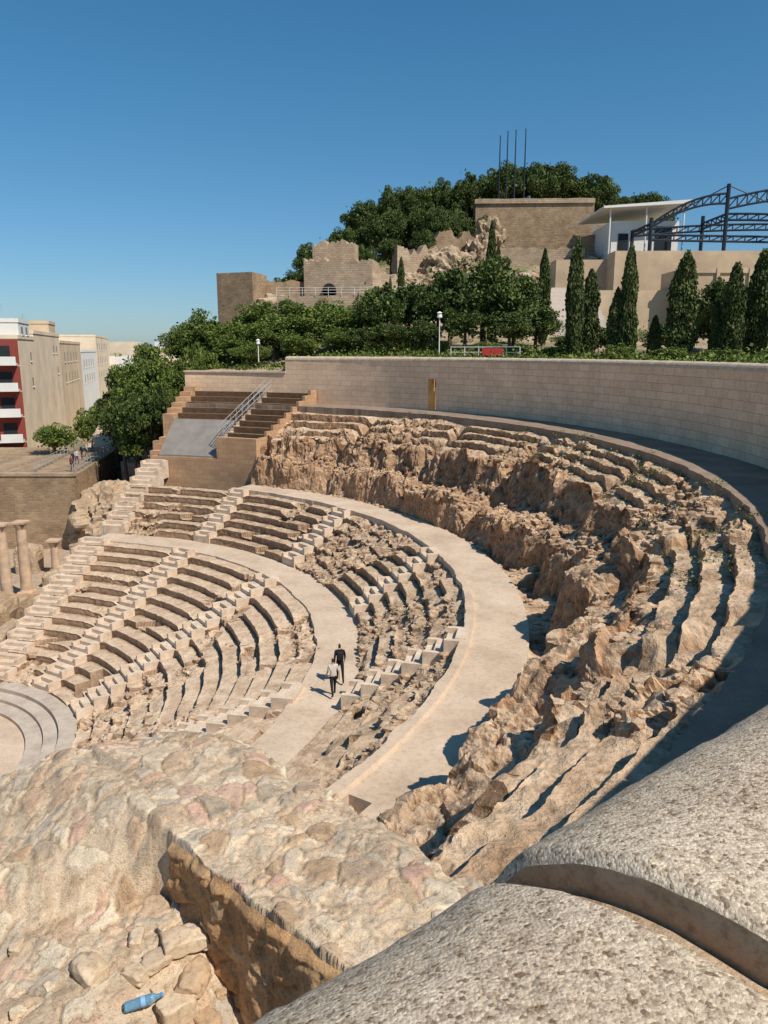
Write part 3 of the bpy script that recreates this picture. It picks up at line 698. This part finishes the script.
mb.box(36, 75, 98.8, 98.99, 9.3, 9.9)
mb.build("venue_retaining_walls", BEIGEW)
mb = MB()
for i in range(9): mb.box(17+i*.25, 27, 96+i*1.1, 97.1+i*1.1, -1, 3.6+i*.55)
mb.build("venue_seating_steps", plain("pale_concrete", (.62, .53, .45), .9))
mb = MB()
def truss(a, b_, h0, h1, n, arch=0):
    a = Vector(a); b_ = Vector(b_); top = []; bot = []
    for i in range(n+1):
        q = i/n; p = a.lerp(b_, q)+Vector((0, 0, arch*4*q*(1-q))); bot.append(p); top.append(p+Vector((0, 0, h0+(h1-h0)*q)))
    for i in range(n):
        mb.tube(bot[i], bot[i+1], .15, n=6); mb.tube(top[i], top[i+1], .15, n=6); mb.tube(bot[i], top[i+1], .09, n=5); mb.tube(top[i], bot[i], .09, n=5)
    mb.tube(top[n], bot[n], .09, n=5)
truss((36.2, 110, 16.2), (46.3, 110, 19.3), .5, 1.3, 9, .9); truss((46.3, 110, 18.6), (62, 110, 20.), 1.3, 1.6, 12, .6)
truss((46.3, 110, 17.2), (62, 106, 15.6), .8, .8, 12, .3); truss((36.2, 118, 16.2), (62, 118, 17.), .8, .8, 16, .4); truss((36.2, 110, 16.2), (36.2, 118, 16.2), .6, .6, 5); truss((46.3, 110, 17.2), (46.3, 118, 17.2), .8, .8, 5)
truss((36.2, 110, 14.6), (62, 110, 14.2), .7, .7, 16, 0)
for x, y, zt in ((36.2, 110, 17.5), (46.3, 110, 21.8), (36.2, 118, 17), (46.3, 118, 19), (57, 110, 20)): mb.tube((x, y, 3), (x, y, zt), .28, .28, 8)
mb.tube((46.3, 110, 21.6), (57, 110, 17.4), .08, n=5); mb.tube((46.3, 110, 21.6), (38, 110, 17.4), .08, n=5)
mb.build("steel_truss_structure", METAL)

# ------------------------------------------------------------ vegetation
def leaves(P, s0, s1, r_, vertical=False):
    n = len(P); a = r_.normal(size=(n, 3)); b_ = r_.normal(size=(n, 3))
    if vertical: a = a*.35+[0, 0, 1.2]
    a /= np.linalg.norm(a, axis=1)[:, None]; b_ = np.cross(a, b_); b_ /= np.linalg.norm(b_, axis=1)[:, None]
    la = r_.uniform(s0, s1, n)[:, None]*(1.6 if vertical else 1); lb = r_.uniform(s0, s1, n)[:, None]*.8
    V = np.stack([P-a*la*.5, P+b_*lb*.5, P+a*la*.5, P-b_*lb*.5], 1).reshape(-1, 3)
    return V, np.arange(4*n).reshape(-1, 4)
def tube_np(p0, p1, r0, r1, n=7):
    mb = MB(); mb.tube(p0, p1, r0, r1, n); return np.array(mb.v), np.array([f for f in mb.f if len(f) == 4])
def join(parts):
    V = []; F = []; M = []; o = 0
    for v_, f_, mi in parts:
        V.append(v_); F.append(f_+o); M.append(np.full(len(f_), mi)); o += len(v_)
    return np.concatenate(V), np.concatenate(F), np.concatenate(M)
def round_tree(name, seed, leafm, flat=.8, ncl=40, R0=3., zc=4.):
    r_ = np.random.default_rng(seed); parts = []
    parts.append((*tube_np((0, 0, -1.0), (.15, .1, zc-.8), .26, .18), 0))
    dirs = r_.normal(size=(ncl, 3)); dirs[:, 2] = np.abs(dirs[:, 2])*1.1-.45; dirs /= np.linalg.norm(dirs, axis=1)[:, None]
    cen = dirs*[R0, R0, R0*flat]*r_.uniform(.45, .92, ncl)[:, None]+[0, 0, zc]
    cen[:, 2] = np.maximum(cen[:, 2], 1.5+.15*np.hypot(cen[:, 0], cen[:, 1]))
    for c_ in cen[:10]: parts.append((*tube_np((.15, .1, zc-1.4), tuple(c_), .1, .03, 5), 0))
    for c_ in cen:
        k = int(r_.uniform(150, 280)); rc = r_.uniform(.55, 1.15)
        d = r_.normal(size=(k, 3)); d /= np.linalg.norm(d, axis=1)[:, None]; d *= (r_.uniform(.2, 1, k)**.35)[:, None]*rc*[1, 1, .7]
        parts.append((*leaves(c_+d, .13, .30, r_), 1))
    k = 700; d = r_.normal(size=(k, 3))*[R0*.33, R0*.33, R0*flat*.3]+[0, 0, zc]
    parts.append((*leaves(d, .3, .6, r_), 1))
    V, F, M = join(parts); return mesh_np(name, V, F, [BARK, leafm], midx=M, obj=False)
def cypress_mesh(seed):
    r_ = np.random.default_rng(seed); n = 6500
    z = r_.uniform(0, 1, n); prof = 1.5*(z+.06)**.38*(1-z)**.55
    a = r_.uniform(0, 6.283, n)
    lump = .45+1.05*fbm(np.cos(a)*1.3+seed, np.sin(a)*1.3, z*6, 3, seed)
    rr = prof*lump*r_.uniform(.4, 1.05, n)**.6
    lean = (fbm(z*1.5, 0*z+seed, 0*z, 2, seed)-.5)*.6
    P = np.stack([np.cos(a)*rr+lean, np.sin(a)*rr, .4+z*8.6+r_.normal(size=n)*.14], -1)
    parts = [(*leaves(P, .12, .27, r_, True), 1), (*tube_np((0, 0, -.8), (0, 0, 6.5), .16, .05), 0), (*tube_np((0, 0, .9), (0, 0, 4.5), .3, .42), 1), (*tube_np((0, 0, 4.5), (0, 0, 7.6), .42, .1), 1)]
    V, F, M = join(parts); return mesh_np("cypress", V, F, [BARK, LEAFC], midx=M, obj=False)
RT = [round_tree("tree", s, LEAF, .98, 44) for s in (1, 2, 3, 4)]
PT = [round_tree("pine", s, LEAFD, .95, 44) for s in (11, 12, 13, 14)]
BT = [round_tree("bush", s, LEAF, .8, 34, zc=2.4) for s in (21, 22)]
CT = [cypress_mesh(s) for s in (31, 32, 33, 34)]
def plant(name, meshes, x, y, ztop, wid, base=None):
    me = rnd.choice(meshes); ob = link(bpy.data.objects.new(name, me))
    zb = tz(x, y) if base is None else base
    nat = 9.0 if name == "cypress_tree" else (7.2 if meshes is not BT else 5.1)
    sz = (ztop-zb)/nat; sw = wid/(3.4 if name != "cypress_tree" else 1.)
    ob.location = (x, y, zb); ob.scale = (sw, sw*rnd.uniform(.9, 1.1), sz); ob.rotation_euler = (0, 0, rnd.uniform(0, 6.28)); return ob
for x, y, zt, wd in [(-24.3, 96, 3.4, 3.4), (-20.4, 91, 4.8, 3.7), (-17.2, 88.5, 3.4, 3.2), (-14.6, 92, 5.8, 3.6), (-12.2, 86, 4.0, 3.2), (-8.6, 88, 5.4, 3.6), (-5.2, 86, 4.9, 3.3), (-2.8, 89, 5.2, 3.0), (-16.2, 84.5, 1.8, 2.6), (-20.5, 85.5, 2.0, 2.8), (-8.8, 83, 2.0, 2.5), (-4.2, 82, 2.4, 2.6), (-18.6, 82, .2, 2.), (-14, 82, .8, 2.2), (-11, 95, 6.0, 3.0), (-6.5, 95, 6.2, 3.0)]:
    plant("broadleaf_tree", RT, x, y, zt, wd)
for x, y, zt, wd, bz in [(-26.5, 90, 1.0, 3.6, -9), (-28.2, 88, -2.0, 3.2, -12), (-29.8, 93, 0.0, 3.6, -11), (-24.8, 85.5, -.4, 3.4, -10), (-22.3, 84, -.8, 2.8, -8), (-28.6, 84.5, -4.2, 2.8, -13), (-25.6, 82.5, -3.6, 2.8, -12), (-31.5, 98, -.6, 3.4, -12), (-32.5, 93, -4.5, 2.8, -13), (-22.8, 81.2, -3.4, 2.0, -10), (-27, 83, -7, 2.4, -13)]:
    plant("broadleaf_tree", RT if rnd.random() < .5 else PT, x, y, zt, wd, base=bz)
for x, y, zt, wd in [(-.6, 83, 7.4, 3.0), (2.6, 86, 7.8, 3.2), (5.6, 84, 8.6, 3.5), (10.4, 82, 10.2, 4.9), (14.0, 85, 8.6, 3.7), (15.4, 80, 4.8, 2.9), (8, 79, 5.4, 2.8), (34, 82, 4, 3), (38.2, 74, 7.6, 3.6), (33.5, 78, 7.6, 3.1), (43, 76, 8.4, 4.2), (20, 70, 2.2, 2.2), (30, 66, 1.4, 2.2), (37, 66, 3.0, 2.6), (18, 74, 1.8, 2.4), (26, 72, 2.6, 2.6), (0.5, 79, 3.0, 2.4), (12.5, 78, 4.2, 2.8), (4, 79, 3.2, 2.4), (-2, 80, 2.6, 2.2), (7.5, 90, 9.4, 3.4)]:
    plant("pine_tree", PT, x, y, zt, wd)
for x, y, zt, wd in [(17.6, 88, 10.6, .8), (15.9, 66, 8.6, .9), (17.6, 68, 6.5, .95), (18.2, 62, 4.6, .7), (18.9, 61.5, 7.7, .8), (23.4, 62, 7.2, 1.25), (25.6, 61, 3.6, .6), (26.4, 60, 6.2, .95), (29.3, 62, 7.4, 1.15), (30.8, 60, 5.1, .8), (20.6, 66, 3.6, .65), (12.8, 96, 14.6, .8), (2.4, 112, 12.5, .6), (14.2, 100, 12.6, .6), (21.6, 63, 2.6, .6)]:
    plant("cypress_tree", CT, x, y, zt, wd)
for i in range(46):
    q = i/45; x = -9+q*60; y = 150+rnd.uniform(-4, 8)
    top = np.interp(x, [-9, -4, 2, 10, 16, 20, 30, 40, 51], [22, 26.5, 29, 31.5, 31, 34.2, 33.8, 30.8, 28.5])+rnd.uniform(-2.6, 1.2)
    plant("pine_tree", PT, x, y, float(top), rnd.uniform(2.8, 4.6), base=float(top)-rnd.uniform(9, 11))
for i in range(24):
    x = -13+i*1.4+rnd.uniform(-.8, .8); y = 138+rnd.uniform(-6, 5)
    top = np.interp(x, [-13, -4, 4, 12, 20], [17, 22, 24, 25.5, 22])+rnd.uniform(-2.5, 1.5)
    plant("pine_tree", PT, x, y, float(top), rnd.uniform(2.1, 3.5), base=float(top)-8.5)
for x, y, zt, wd in [(-16, 118, 10.8, 2.8), (-19, 120, 10.8, 2.4), (-13, 121, 12.5, 2.6), (-7, 116, 16.0, 1.5), (20, 118, 9, 2), (26, 119, 10, 2), (1, 124, 17.5, 2.4), (-3, 121, 16, 2.2), (6, 126, 19, 2.2)]:
    plant("pine_tree", PT, x, y, zt, wd, base=zt-6)
for x, y, zt, wd, bz in [(-39.5, 92, -8.3, 2.8, -12.3), (-41.5, 110, -7.0, 3., -14), (-42, 122, -6.3, 3, -14), (-40, 114, -7, 3, -14), (-38, 118, -5.5, 3, -14), (-36, 112, -5.6, 3, -13), (-33, 104, -5, 2.8, -12.5), (-45, 130, -6, 3.4, -15), (-46, 145, -4, 4.4, -15), (-40, 133, -4, 4.4, -14), (-36, 122, -3.5, 3.4, -13), (-31, 108, -3, 3, -12), (9.5, 72, .9, 2, -.9), (12, 71, .6, 2, -.9), (15, 68, .5, 2, -.9), (21, 58, .3, 2, -.9), (24, 56, .2, 1.8, -.9), (27.5, 54, .4, 2, -.9), (30, 52, .2, 2, -.9), (18, 60, .6, 1.6, -.9)]:
    plant("bush", BT, x, y, zt, wd, base=bz)
r_ = np.random.default_rng(5)
P = r_.uniform([-2, 78.2, -1.2], [6.5, 80.5, .9], (9000, 3)); P[:, 2] += .3*fbm(P[:, 0], P[:, 1], 0, 3, 4)-.2
V, F = leaves(P, .12, .26, r_); mesh_np("clipped_hedge", V, F, LEAF)
Pn = []
for i in range(420):
    if i < 220: t_ = rad(rnd.uniform(-6, 36)); q = rnd.uniform(45.6, 58)
    else: t_ = rad(rnd.uniform(36, 79)); q = rnd.uniform(46, 60)
    x, y = CX+q*math.cos(t_), CY+q*math.sin(t_)
    k = 80; s_ = rnd.uniform(.3, .9); z = tz(x, y)
    d = r_.normal(size=(k, 3))*[s_, s_, s_*.5]; d[:, 2] = np.abs(d[:, 2]); Pn.append(d+[x, y, z])
for i in range(260):
    x = rnd.uniform(-22, 45); y = rnd.uniform(92, 135); z = tz(x, y); s_ = rnd.uniform(.4, 1.1)
    d = r_.normal(size=(70, 3))*[s_, s_, s_*.5]; d[:, 2] = np.abs(d[:, 2]); Pn.append(d+[x, y, z])
V, F = leaves(np.concatenate(Pn), .12, .32, r_); mesh_np("ground_cover_shrubs", V, F, LEAF)
Pn = []; Vr = rubble_src[2][0]
th_ = np.degrees(np.arctan2(Vr[:, 1]-CY, Vr[:, 0]-CX)); rad_ = np.hypot(Vr[:, 0]-CX, Vr[:, 1]-CY)
idx = np.nonzero((rad_ > 37.5) & (th_ > -25) & (th_ < 45))[0]
for i in rng.choice(idx, 130):
    d = r_.normal(size=(40, 3))*[.22, .22, .1]; d[:, 2] = np.abs(d[:, 2]); Pn.append(d+Vr[i])
V, F = leaves(np.concatenate(Pn), .04, .12, r_); mesh_np("weeds", V, F, leafmat("weed_leaf", (.08, .1, .03), (.16, .17, .06), (.25, .22, .1)))

# lamp, railings, red sign
mb = MB(); x, y = 5.4, 77; mb.tube((x, y, -1.2), (x, y, 3.0), .06, .045, 8); mb.tube((x, y, 3.0), (x, y, 3.1), .1, .28, 10); mb.tube((x, y, 3.1), (x, y, 3.5), .26, .2, 10); mb.tube((x, y, 3.5), (x, y, 3.65), .3, .05, 10); mb.build("street_lamp", WHITE)
mb = MB(); x, y = -12.8, 80; mb.tube((x, y, -1.2), (x, y, .6), .05, .04, 8); mb.tube((x, y, .6), (x, y, .95), .2, .16, 10); mb.tube((x, y, .95), (x, y, 1.1), .24, .04, 10); mb.build("street_lamp", WHITE)
railing("white_railing", [(6, 70.5, -1.1), (9.5, 68.5, -1.1), (11.5, 66.5, -1.1)], 1.35, WHITE, 1.2, 3, .04)
mb = MB(); mb.box(8.4, 10.2, 67.3, 67.38, -.45, .15); mb.box(8.5, 8.6, 67.4, 67.5, -1.2, .15); mb.box(10.0, 10.1, 67.4, 67.5, -1.2, .15); mb.build("red_banner", plain("red_banner", (.42, .04, .04)))

# ------------------------------------------------------------ foreground masonry
A = np.array([-1.22, 4.0]); D = np.array([.736, -.677]); Nn = np.array([-.677, -.736])
poly = np.array([(-6, 4.5), (-2.65, 5.0), (-1.9, 5.3), (-1.5, 5.5), (-1.1, 5.25), (-.55, 4.68), (0., 4.18), (.46, 3.68), (.8, 3.1), (2.0, 2.0), (2.0, 1.0), (-6, 1.0)])
def sdist(X, Y):
    d = np.full(X.shape, 1e9); ins = np.zeros(X.shape, bool); n = len(poly)
    for i in range(n):
        a = poly[i]; b_ = poly[(i+1) % n]; e = b_-a
        t_ = np.clip(((X-a[0])*e[0]+(Y-a[1])*e[1])/(e@e), 0, 1)
        d = np.minimum(d, np.hypot(X-a[0]-t_*e[0], Y-a[1]-t_*e[1]))
        cnd = ((a[1] > Y) != (b_[1] > Y)) & (X < (b_[0]-a[0])*(Y-a[1])/(b_[1]-a[1]+1e-12)+a[0]); ins ^= cnd
    return np.where(ins, -d, d)
def fg_z(X, Y):
    s_ = (X-A[0])*Nn[0]+(Y-A[1])*Nn[1]; t_ = (X-A[0])*D[0]+(Y-A[1])*D[1]
    s_ = s_+(fbm(X*3, Y*3, 0, 4, 50)-.5)*.10
    wd = .03+1.3*ss(0, -.9, t_)
    drop = (.42+.1*ss(0, 1.2, s_))*np.clip(s_/wd, 0, 1)+ss(.1, 1.0, t_)*.5*ss(0, .03, s_)*ss(.9, .4, s_)
    return -2.8-drop+.05*(fbm(X*.9, Y*.9, 0, 3, 51)-.5)*2
gx = np.linspace(-4.6, 1.6, 640); gy = np.linspace(1.9, 5.95, 420)
X, Y = np.meshgrid(gx, gy, indexing='ij')
Zb = fg_z(X, Y)
wx = X+(fbm(X*4, Y*4, 0, 4, 60)-.5)*.30; wy = Y+(fbm(X*4+9, Y*4, 0, 4, 61)-.5)*.30
f1, f2, idc = worley(wx*6.4, wy*6.4, 0*wx+.5, 62)
g1, g2, idg = worley(wx*15, wy*15, 0*wx+.5, 66)
e1 = np.clip((f2-f1)*3.2, 0, 1); e2 = np.clip((g2-g1)*3, 0, 1)
cover = fbm(X*1.2, Y*1.2, 0, 3, 69)
present = ss(.44, .54, idc*.7+cover*.45)
kk = e1+(fbm(X*14, Y*14, 0, 4, 70)-.5)*.6
rel = present*ss(.05, .6, kk)*.022*(.4+idc)+(1-present)*ss(.1, .6, e2)*.012*(idg > .45)
rel += (fbm(X*9, Y*9, 0, 5, 63)-.5)*.045+(fbm(X*2.2, Y*2.2, 0, 3, 64)-.5)*.06
sd = sdist(X, Y)+(fbm(X*2.5, Y*2.5, 0, 4, 65)-.5)*.35
Z = Zb+rel-.06*ss(-.25, 0, sd)-7*ss(0, .35, sd)-.2*ss(-.02, .03, sd)
mort = np.array([.62, .485, .345]); pal = np.array([(.56, .385, .26), (.46, .335, .23), (.64, .52, .38), (.50, .42, .33), (.43, .29, .18), (.58, .37, .28), (.68, .57, .43), (.40, .32, .235)])
cs = pal[(idc*997 % 8).astype(int)]; cg = pal[(idg*997 % 8).astype(int)]
k1 = (present*ss(.18, .42, kk)*.88)[..., None]; k2 = ((1-present)*ss(.2, .5, e2+(fbm(X*30, Y*30, 0, 2, 71)-.5)*.5)*(idg > .45)*.7)[..., None]
col = mort*(1-k1)*(1-k2)+cs*k1+cg*k2*(1-k1)
col *= (.76+.48*fbm(X*1.5, Y*1.5, 0, 4, 67))[..., None]
col *= (.76+.48*fbm(X*12, Y*12, 0, 4, 68))[..., None]
def attrmat(name, fine=30., bs=.6, bd=.01, tint=(1, 1, 1)):
    m, nt, b = newmat(name, .95); at = nt.nodes.new('ShaderNodeAttribute'); at.attribute_name = "stone"
    tc = nt.nodes.new('ShaderNodeTexCoord'); n1 = noise(nt, tc.outputs["Object"], fine, 5, .75); n2 = noise(nt, tc.outputs["Object"], fine*4, 4, .7)
    c = mixc(nt, 1., at.outputs[0], ramp(nt, n1, [(.3, (.6*tint[0], .57*tint[1], .53*tint[2])), (.47, tint), (.7, (1.12*tint[0], 1.12*tint[1], 1.1*tint[2]))]), 'MULTIPLY')
    c = mixc(nt, 1., c, ramp(nt, n2, [(.3, (.78,)*3), (.65, (1.08,)*3)]), 'MULTIPLY')
    c = cavity_tone(nt, c, .40, (.46, .40, .33))
    nt.links.new(c, b.inputs["Base Color"]); bump(nt, b, math_(nt, 'ADD', n1, math_(nt, 'MULTIPLY', n2, .4)), bs, bd); return m
rw = empty("rubble_masonry_platform")
FG = attrmat("mortared_rubble", 26., .8, .014)
mesh_np("platform_top", np.stack([X, Y, Z], -1), gridF(*X.shape), FG, smooth=True, col=col.reshape(-1, 3), parent=rw)
tt = np.linspace(-.03, 1.75, 300); zz = np.linspace(-4.15, -2.80, 200); T2, Z2 = np.meshgrid(tt, zz, indexing='ij')
off = (fbm((A[0]+D[0]*T2)*3, (A[1]+D[1]*T2)*3, 0, 4, 50)-.5)*.10
f1, f2, idc = worley(T2*5+(fbm(T2*3, Z2*3, 0, 3, 1)-.5), Z2*7+(fbm(T2*5, Z2*5, 0, 3, 2)-.5)*1.2, 0*T2+.5, 162)
e1 = ss(0, .35, f2-f1+(fbm(T2*20, Z2*20, 0, 3, 3)-.5)*.3)
push = .035-off+.03*e1*idc+.05*(fbm(T2*7, Z2*7, 0, 5, 163)-.5)-.06*ss(-2.87, -2.80, Z2)
X2 = A[0]+D[0]*T2+Nn[0]*push; Y2 = A[1]+D[1]*T2+Nn[1]*push
pal2 = np.array([(.50, .28, .13), (.40, .23, .115), (.56, .36, .20), (.38, .24, .145), (.52, .38, .24)])
e1c = e1[..., None]*.65
col2 = pal2[(idc*991 % 5).astype(int)]*e1c+np.array([.50, .31, .16])*(1-e1c)
col2 = col2*(.65+.8*fbm(T2*4, Z2*4, 0, 5, 8))[..., None]
mesh_np("pit_face", np.stack([X2, Y2, Z2], -1), gridF(*T2.shape), FG, smooth=True, col=col2.reshape(-1, 3), parent=rw)
def stones(lst, mat):
    for i, (x, y, s) in enumerate(lst):
        V, F = ico(4); V = np.clip(V*(1+(fbm(V[:, 0]*1.1+i*7, V[:, 1]*1.1, V[:, 2]*1.1, 5, 3)-.5)[:, None]*1.3), -.8, .72)
        V += (fbm(V[:, 0]*8, V[:, 1]*8, V[:, 2]*8, 3, 4)-.5)[:, None]*.07
        a = rnd.uniform(0, 6.28); sc3 = np.array([rnd.uniform(1.1, 1.5), rnd.uniform(.7, 1), rnd.uniform(.45, .75)])*s
        V = V*sc3; V = np.stack([V[:, 0]*math.cos(a)-V[:, 1]*math.sin(a), V[:, 0]*math.sin(a)+V[:, 1]*math.cos(a), V[:, 2]], -1)
        z = float(fg_z(np.array([x]), np.array([y]))[0]); V += [x, y, z+s*.34]
        mesh_np("loose_stone", V, F, mat[i % len(mat)], smooth=True)
L1 = stone("loose_stone_pale", [(.48, .35, .23), (.60, .46, .32), (.68, .56, .41)], 4., 30., .6, .01)
L2 = stone("loose_stone_brown", [(.38, .25, .15), (.50, .35, .22), (.58, .43, .30)], 4., 30., .6, .01)
L3 = stone("loose_stone_tan", [(.44, .33, .23), (.54, .42, .30), (.62, .50, .37)], 4., 30., .6, .01)
stones([(-1.12, 3.70, .13), (-1.02, 3.55, .11), (-1.24, 3.58, .08), (-1.08, 3.42, .11), (-1.32, 3.50, .07), (-.93, 3.42, .08), (-1.38, 3.70, .06), (-1.57, 3.5, .11), (-1.75, 3.42, .04), (-1.02, 3.26, .07), (-2.05, 3.7, .05), (-1.85, 3.28, .04), (-2.2, 3.45, .07), (-.75, 3.2, .05), (-1.2, 3.3, .04), (-1.4, 3.80, .03), (-1.0, 3.74, .06), (-.88, 3.56, .04), (-1.48, 3.36, .03), (-1.2, 3.46, .04), (-1.22, 3.78, .06)], [L1, L2, L3, L1])
# plastic bottle
m, nt, b = newmat("blue_plastic", .12); b.inputs["Base Color"].default_value = (.35, .62, .85, 1); b.inputs["Transmission Weight"].default_value = .7; b.inputs["IOR"].default_value = 1.15
BP = m; BCAP = plain("bottle_cap", (.1, .3, .65), .4); LAB = plain("bottle_label", (.25, .45, .7), .5)
prof = [(0, 0), (.026, .0), (.032, .008), (.031, .03), (.033, .045), (.030, .06), (.033, .075), (.033, .13), (.030, .14), (.033, .15), (.028, .175), (.016, .2), (.013, .207), (.013, .222)]
bt = empty("plastic_bottle")
def lathe(name, prof, mat, n=20):
    P = []; F = []
    for (r, z) in prof:
        for i in range(n): P.append((r*math.cos(2*math.pi*i/n), r*math.sin(2*math.pi*i/n), z))
    for k in range(len(prof)-1):
        for i in range(n): F.append((k*n+i, k*n+(i+1) % n, (k+1)*n+(i+1) % n, (k+1)*n+i))
    F.append(tuple(range((len(prof)-1)*n, len(prof)*n)))
    mb = MB(); mb.add(P, F); return mb.build(name, mat, smooth=True, parent=bt)
lathe("bottle_body", prof, BP); lathe("bottle_label", [(.0335, .10), (.0338, .102), (.0338, .125), (.0335, .127)], LAB); lathe("bottle_cap", [(.0, .222), (.0155, .222), (.0155, .238), (.0, .239)], BCAP)
bz = float(fg_z(np.array([-1.27]), np.array([3.35]))[0])
bt.location = (-1.33, 3.33, bz+.05); bt.rotation_euler = (0, rad(86), rad(22)); bt.scale = (.8, .8, .82)

# ------------------------------------------------------------ people
SKIN = plain("skin", (.5, .3, .2), .6); HAIR = plain("hair", (.03, .02, .015), .6); SHOE = plain("shoe", (.05, .05, .05), .6)
def person(loc, head, h=1.7, shirt=(.02, .02, .02), pants=(.03, .03, .035), stride=.18, bag=False, sleeve=True):
    k = h/1.75; vs = []; es = []; rs_ = []
    def add(p, r, par=None):
        vs.append(Vector(p)*k); rs_.append((r[0]*k, r[1]*k) if isinstance(r, tuple) else (r*k, r*k))
        if par is not None: es.append((par, len(vs)-1))
        return len(vs)-1
    pel = add((0, 0, .95), (.15, .11)); sp = add((0, .0, 1.12), (.125, .095), pel); ch = add((0, .02, 1.33), (.16, .11), sp)
    nb = add((0, .02, 1.46), (.075, .065), ch); nk = add((0, .03, 1.53), .055, nb); hd = add((0, .045, 1.62), (.078, .095), nk); ht = add((0, .04, 1.71), (.06, .075), hd)
    nose = add((0, .145, 1.615), .012, hd)
    for sd, st in ((-1, stride), (1, -stride)):
        hp = add((.09*sd, .0, .88), (.088, .09), pel); kn = add((.10*sd, .04+st*.75, .50), .06, hp)
        an = add((.10*sd, st*1.25-.03, .09 if st > 0 else .13), .04, kn); to = add((.11*sd, st*1.25+.14, .04 if st > 0 else .03), (.04, .03), an)
        sh = add((.175*sd, .02, 1.41), .058, ch); el = add((.225*sd, .0-st*.4, 1.14), .043, sh); wr = add((.235*sd, .08-st*1.0, .92), .029, el)
        pm = add((.235*sd, .10-st*1.1, .85), (.02, .038), wr)
        for q, (dy, ln) in enumerate(((-.028, .065), (-.01, .08), (.01, .085), (.028, .075))):
            a = add((.237*sd, .10-st*1.1+dy, .82), .0095, pm); add((.228*sd, .105-st*1.1+dy*1.1, .82-ln), .008, a)
        a = add((.225*sd, .14-st*1.1, .86), .011, pm); add((.22*sd, .16-st*1.1, .82), .009, a)
    me = bpy.data.meshes.new("body"); me.from_pydata(vs, es, []); ob = bpy.data.objects.new("tmp", me); sc.collection.objects.link(ob)
    md = ob.modifiers.new("s", 'SKIN')
    for i, r in enumerate(rs_): me.skin_vertices[0].data[i].radius = r
    me.skin_vertices[0].data[0].use_root = True
    ob.modifiers.new("u", 'SUBSURF').levels = 2
    dg = bpy.context.evaluated_depsgraph_get(); me2 = bpy.data.meshes.new_from_object(ob.evaluated_get(dg)); bpy.data.objects.remove(ob)
    SH = plain("shirt", shirt, .9); PA = plain("trousers", pants, .9)
    me2.materials.clear()
    for m_ in (SKIN, SH, PA, SHOE, HAIR): me2.materials.append(m_)
    for f in me2.polygons:
        c_ = f.center/k; f.use_smooth = True
        if c_.z > 1.66 or (c_.z > 1.55 and c_.y < .03): mi = 4
        elif c_.z > 1.49: mi = 0
        elif abs(c_.x) > .185 and c_.z < (1.2 if not sleeve else .93): mi = 0
        elif c_.z > .97 or abs(c_.x) > .185: mi = 1
        elif c_.z > .12: mi = 2
        else: mi = 3
        f.material_index = mi
    p = empty("person"); p.location = loc; p.rotation_euler = (0, 0, head)
    b_ = bpy.data.objects.new("body", me2); link(b_, p)
    mb = MB()
    for sx in (-1, 1): mb.tube(Vector((.03*sx, .128, 1.64))*k, Vector((.03*sx, .138, 1.64))*k, .011*k, .008*k, 8)
    mb.tube(Vector((-.02, .135, 1.575))*k, Vector((.02, .135, 1.575))*k, .005, n=6)
    mb.build("eyes_and_mouth", HAIR, parent=p)
    if bag:
        V, F = ico(3); V = np.sign(V)*np.abs(V)**.6*[.14, .08, .2]+[0, -.17, 1.25]; mesh_np("backpack", V*k, F, plain("backpack", (.02, .02, .025)), smooth=True, parent=p)
    return p
person((-1.95, 31.9, -14.48), rad(10), 1.86, (.015, .015, .018), (.02, .02, .025), .2, True)
person((-2.15, 30.5, -14.48), rad(20), 1.76, (.55, .5, .44), (.02, .02, .025), -.16, False, False)
person((-5.5, 62.0, -12.7), rad(-60), 1.72, (.02, .02, .02), (.03, .03, .04), .12)
person((-10.0, 65.4, -11.2), rad(60), 1.7, (.25, .3, .4), (.05, .05, .07), .12)
for x, y in ((-32.0, 78), (-33.0, 81), (-33.4, 83), (-34.2, 86.5), (-34.6, 89), (-35.4, 93)):
    person((x, y, -12.2), rad(rnd.uniform(0, 360)), 1.72, rnd.choice([(.5, .5, .5), (.05, .05, .06), (.3, .1, .1)]), (.04, .05, .08), .1)
